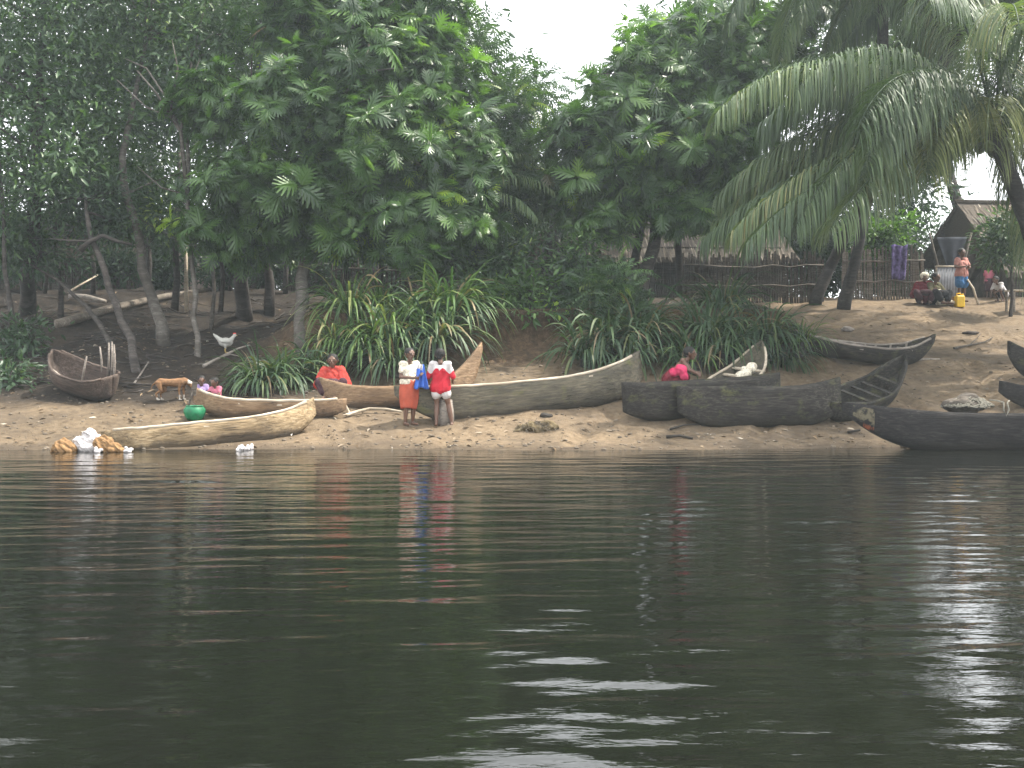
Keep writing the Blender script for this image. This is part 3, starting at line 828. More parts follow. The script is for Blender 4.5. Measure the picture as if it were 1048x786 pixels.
palm('leaning coconut palm rising from the top of the bank by the stake fence', [b2, P(876, 265, b2[1]), P(893, 180, b2[1]), P(903, 60, 27.7), c2], [.2, .15, .14, .13, .13], c2, f2, 52, leaflet=1.2, group='coconut palms by the path')
c3 = P(1000, 5, 28.5); b3 = gp(832, 312)
f3 = []
for i in range(30):
    a = i * 2.4 + 1.1; e = rr_.uniform(-.3, .9)
    f3.append(((math.cos(a), math.sin(a), e), rr_.uniform(4.6, 5.8), rr_.uniform(1.7, 2.6), 'leaf_palm'))
palm('second leaning coconut palm crossing behind the first with its crown at the upper right', [b3, P(852, 268, b3[1] + .4), P(890, 190, 28.3), P(950, 90, 28.4), c3], [.19, .15, .14, .13, .13], c3, f3, 53, leaflet=1.2, group='coconut palms by the path')
c4 = P(470, 205, 27); b4 = gp(478, 292)
f4 = [fr(1, .6, -.1, 2.4, 1.4), fr(.8, 1.2, .2, 2.2, 1.5), fr(-.3, 1, .3, 2, 1.6), fr(.9, .15, -.4, 2.2, 1.3), fr(.2, .8, -.8, 1.9, 1.8), fr(-.9, .6, -.2, 1.9, 1.6), fr(.6, .5, .8, 2, 1.6)]
palm('young palm with feathery fronds under the airy tree', [b4, (b4 + c4) / 2, c4], [.09, .07, .07], c4, f4, 54, leaflet=.5, name='young_palm', nl=110)

# ------------------------------------------------------------------ strap-leaved plants and shrubs on the bank
SP = 'strap-leaved plants along the bank'
for i, (px, py, d, n, L, mt, lab) in enumerate([
    (268, 392, 23.2, 80, 1.25, 'leaf_strap_dark', 'dusky strap-leaved clump behind the two small seated children'),
    (292, 390, 23.4, 70, 1.2, 'leaf_strap_dark', 'dusky strap-leaved clump just left of the person in red'),
    (322, 378, 24.0, 80, 1.35, 'leaf_strap_dark', 'strap-leaved clump directly behind the person in red'),
    (345, 350, 24.4, 90, 1.4, 'leaf_strap', 'green strap-leaved clump up the bank above the person in red'),
    (372, 362, 24.2, 90, 1.5, 'leaf_strap', 'strap-leaved clump between the red person and the girl, low on the bank'),
    (398, 345, 24.4, 90, 1.45, 'leaf_strap', 'strap-leaved clump up the bank behind the girl in the orange skirt'),
    (405, 372, 23.9, 70, 1.3, 'leaf_strap_dark', 'darker strap-leaved clump at the foot of the bank behind the girl'),
    (432, 325, 25.0, 100, 1.5, 'leaf_strap', 'bright strap-leaved clump on the bank edge above the boy'),
    (462, 318, 25.2, 110, 1.5, 'leaf_strap', 'brightest strap-leaved clump at the left rim of the earth hollow'),
    (600, 365, 24.3, 70, 1.25, 'leaf_strap_dark', 'dark strap-leaved clump at the right side of the earth hollow'),
    (622, 350, 24.5, 80, 1.35, 'leaf_strap_dark', 'dark strap-leaved clump above the tall bow of the long canoe'),
    (640, 372, 24.0, 70, 1.1, 'leaf_strap_dark', 'dark strap-leaved clump just behind the tall bow of the long canoe'),
    (690, 335, 24.8, 90, 1.4, 'leaf_strap_dark', 'strap-leaved clump up the bank above the crouching person'),
    (712, 368, 23.9, 70, 1.0, 'leaf_strap', 'low strap-leaved clump beside the crouching person'),
    (725, 342, 24.7, 90, 1.4, 'leaf_strap_dark', 'strap-leaved clump above the pale-rimmed canoe'),
    (752, 350, 24.5, 70, 1.2, 'leaf_strap_dark', 'strap-leaved clump at the prow of the pale-rimmed canoe'),
    (772, 325, 25.4, 90, 1.3, 'leaf_strap_dark', 'strap-leaved clump on the bank edge left of the palm trunks'),
    (800, 335, 25.2, 90, 1.35, 'leaf_strap_dark', 'strap-leaved clump below the leaning palm trunks'),
    (818, 348, 24.9, 70, 1.0, 'leaf_strap', 'small strap-leaved clump ending the green bank beside the path'),
    (655, 345, 24.6, 90, 1.45, 'leaf_strap_dark', 'strap-leaved clump between the long canoe bow and the crouching person'),
    (738, 360, 24.2, 80, 1.2, 'leaf_strap_dark', 'strap-leaved clump low behind the pale-rimmed canoe'),
    (785, 345, 24.7, 90, 1.4, 'leaf_strap_dark', 'strap-leaved clump behind the left tip of the slim ribbed canoe'),
    (358, 330, 25.0, 90, 1.5, 'leaf_strap', 'strap-leaved clump at the top left of the bright clumps'),
    (390, 318, 25.4, 90, 1.4, 'leaf_strap', 'strap-leaved clump on the brow under the bright breadfruit crown'),
    (445, 350, 24.4, 90, 1.4, 'leaf_strap_dark', 'strap-leaved clump low on the bank between the girl and the boy'),
    (740, 315, 25.8, 80, 1.2, 'leaf_strap_dark', 'strap-leaved clump on top of the bank under the drooping palm frond')]):
    g = gpx(px, d)
    L *= .80
    strap_plant(lab, (g[0], d, max(g[2], P(px, py, d)[2] if abs(P(px, py, d)[2] - g[2]) < .7 else g[2]) - .05), n, L, mt, 100 + i, SP)


def shrub(label, px, py, d, rx, ry, tpl, n, per, sz, mat, seed, group='shrubs on top of the bank'):
    g = gpx(px, d); c = P(px, py, d)
    tree('shrub', label, [g, g + (c - g) * .5 + [.05, 0, 0], c], [.05, .04, .015], [(c, (rx / F * d, .7, ry / F * d)), (c - [.3, -.1, .3], (rx / F * d * .7, .6, ry / F * d * .8))], tpl, n, per, sz, .2, mat, seed=seed, group=group, cat='shrub', limbs=12, power=.6)


shrub('broad grey-green shrub over the middle of the earth hollow', 520, 262, 26.8, 38, 30, 'simple', 60, 26, .2, 'leaf_mid', 61)
shrub('bright low shrub at the lip of the earth hollow', 545, 300, 26.0, 34, 22, 'simple', 50, 24, .2, 'leaf_bread', 62)
shrub('shrub with pale twigs left of the spreading breadfruit trunk', 590, 280, 26.6, 36, 30, 'simple', 60, 24, .2, 'leaf_dark', 63)
shrub('fern-like bright shrub right above the hollow', 622, 292, 25.8, 34, 24, 'compound', 60, 8, .5, 'leaf_mid', 64)
shrub('tall leafy shrub with an upright light green shoot', 600, 255, 26.4, 16, 22, 'simple', 24, 22, .2, 'leaf_bread', 65)
shrub('dark shrub at the right foot of the spreading breadfruit', 648, 315, 25.6, 26, 18, 'simple', 30, 24, .2, 'leaf_dark', 66)
shrub('shrub under the airy tree behind the bright strap leaves', 492, 300, 26.2, 22, 20, 'simple', 30, 24, .2, 'leaf_mid', 67)
shrub('glossy shrub hanging below the bright breadfruit crown', 462, 250, 26.8, 40, 28, 'simple', 60, 24, .22, 'leaf_bread', 68)
shrub('sunlit green shrub behind the stake fence by the palm', 905, 238, 34.5, 30, 18, 'simple', 50, 24, .24, 'leaf_bread', 69)
shrub('dim leafy shrub filling the gap beside the central thatched roof', 800, 215, 38.5, 75, 36, 'simple', 150, 30, .26, 'leaf_dark', 73)
shrub('leafy shrub in front of the right-hand thatched hut', 1034, 242, 31, 30, 26, 'simple', 70, 24, .2, 'leaf_mid', 70)
for i_, (px_, lab_) in enumerate([(30, 'low undergrowth bush beyond the left end of the fallen log'), (120, 'low undergrowth bush just behind the middle of the fallen log'), (180, 'low undergrowth bush by the pale leaning pole'), (235, 'low undergrowth bush at the right end of the fallen log'), (290, 'low undergrowth bush between the breadfruit trunks'), (360, 'low undergrowth bush before the dark stake fence in the shade'), (420, 'low undergrowth bush under the right of the bright breadfruit crown')]):
    shrub(lab_, px_, 268 if px_ < 300 else 272, 33.5 + (i_ % 3) * .8, 36, 20, 'simple', 60, 26, .2, 'leaf_dark', 400 + i_, 'undergrowth in the shade')
shrub('low dim shrub at the far left edge of the bank', 8, 382, 23.3, 34, 14, 'simple', 40, 26, .16, 'leaf_dark', 71)
shrub('weedy dim shrub behind the ribbed wreck', 30, 345, 25.5, 30, 16, 'simple', 36, 24, .16, 'leaf_dark', 72)


# ------------------------------------------------------------------ huts and fences
def stakes(mb, p0, p1, h, sp, rng, r=.035, sink=.15):
    p0 = np.asarray(p0, float); p1 = np.asarray(p1, float); L = np.linalg.norm(p1[:2] - p0[:2]); n = int(L / sp)
    for i in range(n + 1):
        t = i / n; q = p0 + (p1 - p0) * t
        hh = h * rng.uniform(.85, 1.08); a = rng.normal(size=2) * .03
        z = hz(q[0], q[1])
        mb.tube([(q[0], q[1], z - sink), (q[0] + a[0] * .5, q[1], z + hh * .5), (q[0] + a[0], q[1] + a[1], z + hh)], [r * rng.uniform(.7, 1.3)] * 3, 5)


def fence(label, p0, p1, h, seed, sp=.085, mat='stick'):
    rng = np.random.default_rng(seed)
    root = thing('stake_fence', label, 'fence', (0, 0, 0), 0, 'stick fences around the village')
    mb = MB(); stakes(mb, p0, p1, h, sp, rng); mb.build('stake_panel', M[mat], root, False)
    for f in (.35, .75):
        m2 = MB(); q = np.linspace(0, 1, 9)[:, None]; pl = np.asarray(p0) + (np.asarray(p1) - np.asarray(p0)) * q
        pl[:, 2] = [hz(a, b) + h * f + rng.normal() * .02 for a, b in pl[:, :2]]; pl[:, 1] -= .06
        m2.tube(pl, .028, 6); m2.build('rail', M[mat], root)
    return root


def hut(label, c, w, dp, wall, ridge, yaw, seed, over=.45, wmat='stick_dark', door_shade=None):
    rng = np.random.default_rng(seed)
    z0 = hz(c[0], c[1])
    root = thing('thatched_hut', label, 'hut', (c[0], c[1], z0), yaw, 'thatched huts')
    mb = MB()
    for (a, b) in (((-w / 2, -dp / 2), (w / 2, -dp / 2)), ((w / 2, -dp / 2), (w / 2, dp / 2)), ((w / 2, dp / 2), (-w / 2, dp / 2)), ((-w / 2, dp / 2), (-w / 2, -dp / 2))):
        L = math.hypot(b[0] - a[0], b[1] - a[1]); n = int(L / .075)
        for i in range(n):
            t = i / n; x, y = a[0] + (b[0] - a[0]) * t, a[1] + (b[1] - a[1]) * t
            if door_shade and abs(y + dp / 2) < .01 and abs(x - door_shade) < .45: continue
            mb.tube([(x, y, -.4), (x + rng.normal() * .01, y, wall + .1)], .042, 5)
    mb.build('wall', M[wmat], root, False)
    if door_shade is not None:
        m2 = MB(); m2.box((door_shade, -dp / 2 + .03, wall * .45), (.88, .04, wall * .95)); m2.build('door_shade', M['dark_inside'], root, False)  # near-black sheet painting the shade inside the open doorway
    rw_, rd_ = w / 2 + over, dp / 2 + over; ez = wall - over * (ridge - wall) / (dp / 2) * .8
    mb = MB()
    th = .16
    for s in (-1, 1):
        V = [(-rw_, s * rd_, ez), (rw_, s * rd_, ez), (rw_ * .93, 0, ridge), (-rw_ * .93, 0, ridge)]
        V2 = [(x, y, z - th) for x, y, z in V]
        mb.add(V + V2, [(0, 1, 2, 3), (7, 6, 5, 4), (0, 4, 5, 1), (1, 5, 6, 2), (3, 7, 4, 0)])
    for s in (-1, 1):
        mb.add([(s * rw_ * .93, 0, ridge - .02), (s * (w / 2), -rd_ * .95, ez), (s * (w / 2), rd_ * .95, ez)], [(0, 1, 2)])
    roof = mb.build('roof', M['thatch_base'], root, False)
    n = int(900 * w * dp / 12)
    tt = rng.random(n); sd = rng.choice([-1, 1], n); xx = rng.uniform(-1, 1, n) * (rw_ * (.93 + .07 * tt))
    st = np.stack([xx, sd * rd_ * tt, ridge + (ez - ridge) * tt + .03], 1)
    d0 = np.stack([rng.normal(size=n) * .14, sd * rd_, (ez - ridge) + rng.normal(size=n) * .14 + .05], 1)
    V, T = strips(st, d0, rng.uniform(.35, .7, n), .022 * np.ones(n), .15 + .5 * rng.random(n), 3, rng)
    rl = np.clip(rng.random(n) * .6 + .4 * (fbm(st[:, 0] * 1.3, tt * 4 + sd * 9, 3) + .5), 0, 1)
    link('thatch', mesh_np('thatch', V, T, {'rnd': np.repeat(rl, 8)}), M['thatch'], roof)
    mb = MB(); mb.tube([(-rw_ * .95, 0, ridge + .03), (rw_ * .95, 0, ridge + .03)], .09, 8); mb.build('ridge_pole', M['thatch_base'], roof)
    return root


hut('long low thatched hut behind the spreading breadfruit trunks', gpx(668, 36.5), 7.6, 3.4, 1.45, 2.75, .03, 81, door_shade=-1.2)
hut('thatched hut behind the standing man in the pink shirt', gpx(1052, 37.5), 4.6, 4, 1.7, 3.25, .1, 82, door_shade=-.2)
hut('smaller thatched hut at the right edge behind the squatting child', gpx(1072, 35.0), 3.0, 2.4, .95, 1.95, -.05, 83)
hut('dim hut behind the trunks left of the bright breadfruit tree', gpx(385, 38), 5.4, 3.4, 1.5, 2.8, -.06, 84, wmat='stick_dark')
hut('dim hut behind the fallen log in the left shade', gpx(80, 39), 4.6, 3.4, 1.5, 2.8, .1, 85, wmat='stick_dark')
fence('stake fence of pale poles beside the sitting women', gpx(862, 33.8), gpx(946, 33.9), 1.55, 91)
fence('dark stake fence behind the drooping palm fronds', gpx(700, 31.8), gpx(842, 33.2), 1.45, 92, mat='stick_dark')
fence('dark stake fence under the bright breadfruit crown', gpx(340, 31.5), gpx(470, 31.5), 1.2, 93, .13, 'stick_dark')

# upright planks of a pale shed seen between the left trunks
root = thing('plank_shed', 'small shed of pale upright planks between the shaded trunks', 'shed', gpx(206, 36.5), .1)
for k_ in range(7):
    mb = MB(); mb.box((-.75 + k_ * .24, 0, .65 + .05 * (k_ % 3)), (.2, .04, 1.7)); mb.build('plank', M['plaster'], root, False)
mb = MB(); mb.box((0, .6, 1.62), (2.3, 1.7, .08), Matrix.Rotation(.12, 3, 'X')); mb.build('roof', M['thatch_base'], root, False)
mb = MB(); mb.box((0, 1.2, .5), (1.7, .04, 1.9)); mb.build('back_panel', M['stick_dark'], root, False)
# metal gate, tarpaulin, hanging cloth
g = gpx(971, 33.9)
root = thing('sheet_metal_gate', 'pale corrugated metal sheet standing left of the man in pink', 'gate', g, .05)
V = []; n = 33
for i in range(n):
    x = -.36 + .72 * i / (n - 1); y = .015 * math.sin(i * 1.57)
    V += [(x, y, -.05), (x, y, 1.0)]
mb = MB(); mb.add(V, [(2 * i, 2 * i + 2, 2 * i + 3, 2 * i + 1) for i in range(n - 1)]); sh = mb.build('sheet', M['tin'], root); so = sh.modifiers.new('t', 'SOLIDIFY'); so.thickness = .006
for s in (-1, 1):
    mb = MB(); mb.tube([(s * .38, .04, -.2), (s * .38, .04, 1.05)], .03, 6); mb.build('post', M['stick'], root)
mb = MB(); mb.tube([(-.4, -.01, 1.02), (.4, -.01, 1.02)], .025, 6); mb.build('rail', M['wood_rim'], root)
g = gpx(973, 35.0)
root = thing('tarpaulin', 'grey tarpaulin hung from dark poles above the metal sheet', 'tarpaulin', g, 0)
V = []; nn_ = 11
for i in range(nn_):
    for j in range(nn_):
        a, b_ = i / (nn_ - 1), j / (nn_ - 1)
        x = (-.5 + 1.0 * a) * (1 - .8 * b_); V.append((x, .12 * math.sin(a * 9) * (b_ * .7 + .3) - .1, 1.9 - .95 * b_ - .25 * abs(a - .5) * b_))
mb = MB(); mb.add(V, [(i * nn_ + j, i * nn_ + j + 1, (i + 1) * nn_ + j + 1, (i + 1) * nn_ + j) for i in range(nn_ - 1) for j in range(nn_ - 1)])
sh = mb.build('sheet', M['tarp_grey'], root); sh.modifiers.new('t', 'SOLIDIFY').thickness = .008
for x0, x1 in ((-.1, -.68), (.1, .66)):
    mb = MB(); mb.tube([(x0, 0, -.2), ((x0 + x1) / 2, 0, .9), (x1, 0, 2.05)], .035, 6); mb.build('pole', M['stick_dark'], root)
g = gpx(919, 33.72)
V = []; nu, nv = 15, 12
for i in range(nu):
    for j in range(nv):
        a, b_ = i / (nu - 1), j / (nv - 1)
        V.append((-.24 + .48 * a * (1 - .1 * b_), -.10 - .05 * math.sin(a * 14 + b_ * 2), 1.66 - 1.05 * b_ + .03 * math.sin(a * 7)))
mb = MB(); mb.add(V, [(i * nv + j, i * nv + j + 1, (i + 1) * nv + j + 1, (i + 1) * nv + j) for i in range(nu - 1) for j in range(nv - 1)])
o = mb.build('hanging_cloth', M['purple_cloth']); o.location = tuple(g); o.modifiers.new('t', 'SOLIDIFY').thickness = .012
tag(o, 'purple patterned cloth hung on the pale stake fence', 'cloth')

# ------------------------------------------------------------------ canoes
CAN = 'dugout canoes pulled up on the bank'


def canoe(label, A, B, beam, depth, riseA, riseB, mat, roll=0, rim=None, thw=(), sink=.05, rake=(.62, .62), seed=1, thick=.035, pitch=None, ribs=0, name='dugout_canoe', patches=(), zoff=None, pin=(2.4, 2.4), rimsides=(1, -1), cat='canoe'):
    rng = np.random.default_rng(seed)
    A = np.asarray(A, float); B = np.asarray(B, float); L = float(np.linalg.norm(B - A)); dirn = (B - A) / L
    q0, q1 = A + (B - A) * .25, A + (B - A) * .75
    z0, z1 = max(hz(*q0), -.12), max(hz(*q1), -.12)
    pt = math.atan2(z1 - z0, L * .5) if pitch is None else pitch
    c = (A + B) / 2; zc = (z0 + z1) / 2 - sink if zoff is None else zoff
    yaw = math.atan2(dirn[1], dirn[0])
    mat4 = Matrix.Translation((c[0], c[1], zc)) @ Matrix.Rotation(yaw, 4, 'Z') @ Matrix.Rotation(-pt, 4, 'Y') @ Matrix.Rotation(math.radians(roll), 4, 'X')
    root = thing(name, label, cat, mat4=mat4, group=CAN)
    n, k = 41, 17
    t = np.linspace(-1, 1, n)
    p = np.where(t < 0, pin[0], pin[1])
    w = beam / 2 * np.maximum(1 - np.abs(t) ** p, 0) ** .8 + .014
    rise = np.where(t < 0, riseA, riseB)
    zs = depth + rise * np.abs(t) ** 2.8
    rk = np.where(t < 0, rake[0], rake[1])
    zk = zs * rk * (np.clip((np.abs(t) - .45) / .55, 0, 1) ** 2.2)
    jit = .018 * fbm(t * 6 + seed, t * 0 + seed * .37, 3)
    zs = zs + jit
    def shell(wi, zki, zsi):
        V = np.empty((n, k, 3))
        for j in range(k):
            th = math.pi * j / (k - 1); c_ = math.cos(th); s_ = math.sin(th)
            yy = np.sign(c_) * abs(c_) ** .62 * wi; zz = zki + (zsi - zki) * (1 - s_ ** 1.25 if s_ > 0 else 1)
            V[:, j] = np.stack([t * L / 2, yy, zz], 1)
        return V
    Vo = shell(w, zk, zs)
    bump = .022 * fbm(Vo[..., 0] * 1.6 + seed, Vo[..., 2] * 3 + np.sign(Vo[..., 1]) * 5, 3)
    Vo[..., 1] += np.sign(Vo[..., 1]) * bump * (w / (beam / 2))[:, None]
    wi = np.maximum(w - thick, .004)
    Vi = shell(wi, np.minimum(zk + thick * 2.2 + .06 * (np.abs(t) > .85), zs - .015), zs)
    Vi[..., 0] *= 1 - thick * 2.2 / L
    V = np.concatenate([Vo.reshape(-1, 3), Vi.reshape(-1, 3)]); off = n * k
    Fc = []
    for i in range(n - 1):
        for j in range(k - 1):
            a = i * k + j
            Fc.append((a, a + k, a + k + 1, a + 1)); Fc.append((off + a, off + a + 1, off + a + k + 1, off + a + k))
        for j in (0, k - 1):
            a = i * k + j; q = (a, off + a, off + a + k, a + k); Fc.append(q if j == 0 else q[::-1])
    for i in (0, n - 1):
        for j in range(k - 1):
            a = i * k + j; q = (a, a + 1, off + a + 1, off + a); Fc.append(q if i == 0 else q[::-1])
    mb = MB(); mb.add(V, Fc); hull = mb.build('hull', M[mat], root)
    for sd in rimsides if rim else ():
        j = 0 if sd > 0 else k - 1
        pl = Vo[2:-2, j].copy(); pl[:, 1] -= sd * thick * .4; pl[:, 2] += .008
        m2 = MB(); m2.tube(pl, .028 + .006 * fbm(t[2:-2] * 9, t[2:-2] * 0 + seed, 2), 7); m2.build('gunwale', M[rim], root)
    for tx in thw:
        wx_ = np.interp(tx, t, w); zz = np.interp(tx, t, zs) - .07
        m2 = MB(); m2.box((tx * L / 2, 0, zz), (.10, 2 * wx_ - .02, .028)); o = m2.build('thwart', M[rim or mat], root, False)
    for r_ in range(ribs):
        tx = -.7 + 1.4 * r_ / max(1, ribs - 1); ii = int((tx + 1) / 2 * (n - 1))
        pl = Vi[ii, :, :] * [1, .96, 1] + [0, 0, .012]
        m2 = MB(); m2.tube(pl, .022, 6); m2.build('rib', M[rim or mat], root)
    for (i0, i1, j0, j1, pm) in patches:
        Q = Vo[i0:i1 + 1, j0:j1 + 1].copy(); Q[..., 1] += np.sign(Q[..., 1]) * .006; Q[..., 0] += np.sign(t[i0]) * .004
        a, b = Q.shape[:2]
        m2 = MB(); m2.add(Q.reshape(-1, 3), [(x * b + y, (x + 1) * b + y, (x + 1) * b + y + 1, x * b + y + 1) for x in range(a - 1) for y in range(b - 1)])
        m2.build('paint_patch', M[pm], root)
    return root, mat4, L


def xy(px, d): return ((px - CX) / F * d, d)


canoe('bleached yellow canoe nearest the water on the left, half afloat', xy(106, 18.35), xy(328, 20.05), .66, .42, .08, .36, 'wood_bleached', -17, 'wood_rim', (-.1, .45), seed=1, sink=.13, rake=(.7, .6), pitch=.07, rimsides=(-1,))
canoe('tan canoe lying behind the bleached yellow canoe', xy(197, 21.2), xy(354, 20.8), .58, .34, .28, .08, 'wood_tan', -6, 'wood_rim', (-.3, .2), seed=2, rimsides=(-1,), rake=(.55, .5))
canoe('brown canoe with an upswept tapering stern behind the girl and boy', xy(329, 21.4), xy(499, 22.35), .62, .42, .30, .82, 'wood_tan', -7, None, (-.45, .1), seed=3, rake=(.6, .86), pin=(2.4, 1.5))
canoe('long olive-grey canoe behind the boy, its pale bow standing tall on the right', xy(407, 20.35), xy(661, 22.15), .74, .64, .16, .42, 'wood_olive', -4, 'wood_rim', (-.4, .1, .5), seed=4, rake=(.78, .45), sink=.07, pin=(2.2, 2.6), rimsides=(-1,))
canoe('black weathered canoe end in front of the crouching person', xy(638, 20.55), xy(800, 21.75), .70, .74, .05, .05, 'wood_dark', 0, None, (-.35, .2), seed=5, rake=(.3, .5), pin=(3.0, 2.4))
canoe('dark mossy-topped canoe lying broadside right of the crouching person', xy(694, 20.4), xy(862, 20.9), .72, .76, .05, .16, 'wood_dark', -4, None, (-.5, .3), seed=6, rake=(.4, .35), pin=(2.3, 2.4))
canoe('pale-rimmed canoe seen end on with a white bundle inside', xy(726, 21.7), xy(779, 23.9), .82, .42, .1, .46, 'wood_olive', 7, 'wood_rim', (-.25, .15, .45), seed=7, rake=(.6, .7))
canoe('slim dark ribbed canoe lying highest up the path', xy(804, 25.0), xy(951, 25.7), .74, .38, .16, .48, 'wood_dark', 9, 'wood_grey', (-.5, -.1, .35, .6), seed=8, ribs=9, rake=(.75, .75))
canoe('black canoe pointing up the slope with its inside and thwarts showing', xy(842, 20.9), xy(915, 22.9), .80, .46, .1, .56, 'wood_dark', 21, 'wood_dark', (-.2, .1, .35, .6), seed=9, rake=(.5, .55), sink=.03)
canoe('big black canoe in the front right with a net on its far rim', xy(862, 18.75), (12.4, 18.5), .86, .66, .20, .3, 'wood_black', -3, None, (-.5, -.1), seed=10, patches=((1, 3, 11, 15, 'paint_ochre'), (2, 3, 9, 12, 'paint_orange')), zoff=-.07, pitch=0.0, rake=(.84, .5), pin=(2.8, 2.8))
canoe('dark canoe prow poking in at the right edge on the upper sand', xy(1030, 24.2), (14.6, 24.9), .74, .52, .42, .3, 'wood_dark', 5, None, (-.3, .2), seed=11, rake=(.7, .6))
canoe('dark canoe at the right edge behind the big black one', xy(1020, 22.0), (13.4, 21.6), .74, .46, .1, .3, 'wood_black', 0, None, (-.2,), seed=12, rake=(.6, .6))
# ribbed wreck on the left
root, m4, L = canoe('broken half of a planked boat with bare ribs standing up', xy(52, 22.9), xy(116, 22.3), .95, .46, .30, .14, 'wood_rust', 14, 'wood_rust', (), seed=13, rake=(.5, .25), pin=(2.6, 5), name='wrecked_boat', sink=.02, cat='wrecked boat')
for x, y, h_, l_ in ((.30, .42, .62, .02), (.42, .40, .66, .0), (.54, .35, .64, -.02), (.64, .22, .55, .02), (.10, .46, .5, -.05), (.2, -.2, .5, .1)):
    m2 = MB(); m2.tube([(x * .95, y, .25), (x + l_ * .4, y * .99, .25 + h_ * .7), (x + l_, y * .93, .25 + h_ * 1.35)], [.024, .022, .016], 6); m2.build('rib', M['wood_grey'], root)
m2 = MB(); m2.tube([(-.55, -.25, .42), (-.3, -.1, .2), (-.1, .1, .16)], .03, 6); m2.build('loose_plank', M['wood_grey'], root)
M['pebble'] = m_plain('earth_crumbs', (.13, .105, .078), .9, .5, 3)
# ------------------------------------------------------------------ people
STAND = dict(head=(0, -.012, .925), neck=(0, .004, .83), chest=(0, .0, .72), belly=(0, -.004, .61), pelvis=(0, .0, .525),
             shL=(.105, .004, .80), shR=(-.105, .004, .80), elL=(.135, .012, .63), elR=(-.135, .012, .63), wrL=(.145, -.03, .485), wrR=(-.145, -.03, .485),
             hiL=(.05, 0, .505), hiR=(-.05, 0, .505), knL=(.055, -.012, .285), knR=(-.055, -.012, .285), anL=(.055, .012, .045), anR=(-.055, .012, .045))
SIT = dict(head=(0, -.05, .455), neck=(0, -.02, .365), chest=(0, -.005, .26), belly=(0, .0, .17), pelvis=(0, .01, .09),
           shL=(.105, -.01, .335), shR=(-.105, -.01, .335), elL=(.15, -.08, .21), elR=(-.15, -.08, .21), wrL=(.08, -.19, .20), wrR=(-.08, -.19, .20),
           hiL=(.055, 0, .075), hiR=(-.055, 0, .075), knL=(.14, -.19, .19), knR=(-.14, -.19, .19), anL=(.06, -.24, .035), anR=(-.06, -.24, .035))
SQUAT = dict(head=(0, -.23, .50), neck=(0, -.16, .425), chest=(0, -.09, .345), belly=(0, -.01, .26), pelvis=(0, .06, .17),
             shL=(.10, -.13, .41), shR=(-.10, -.13, .41), elL=(.13, -.20, .27), elR=(-.13, -.20, .27), wrL=(.06, -.29, .20), wrR=(-.06, -.29, .20),
             hiL=(.06, .05, .155), hiR=(-.06, .05, .155), knL=(.09, -.17, .26), knR=(-.09, -.17, .26), anL=(.07, -.02, .04), anR=(-.07, -.02, .04))


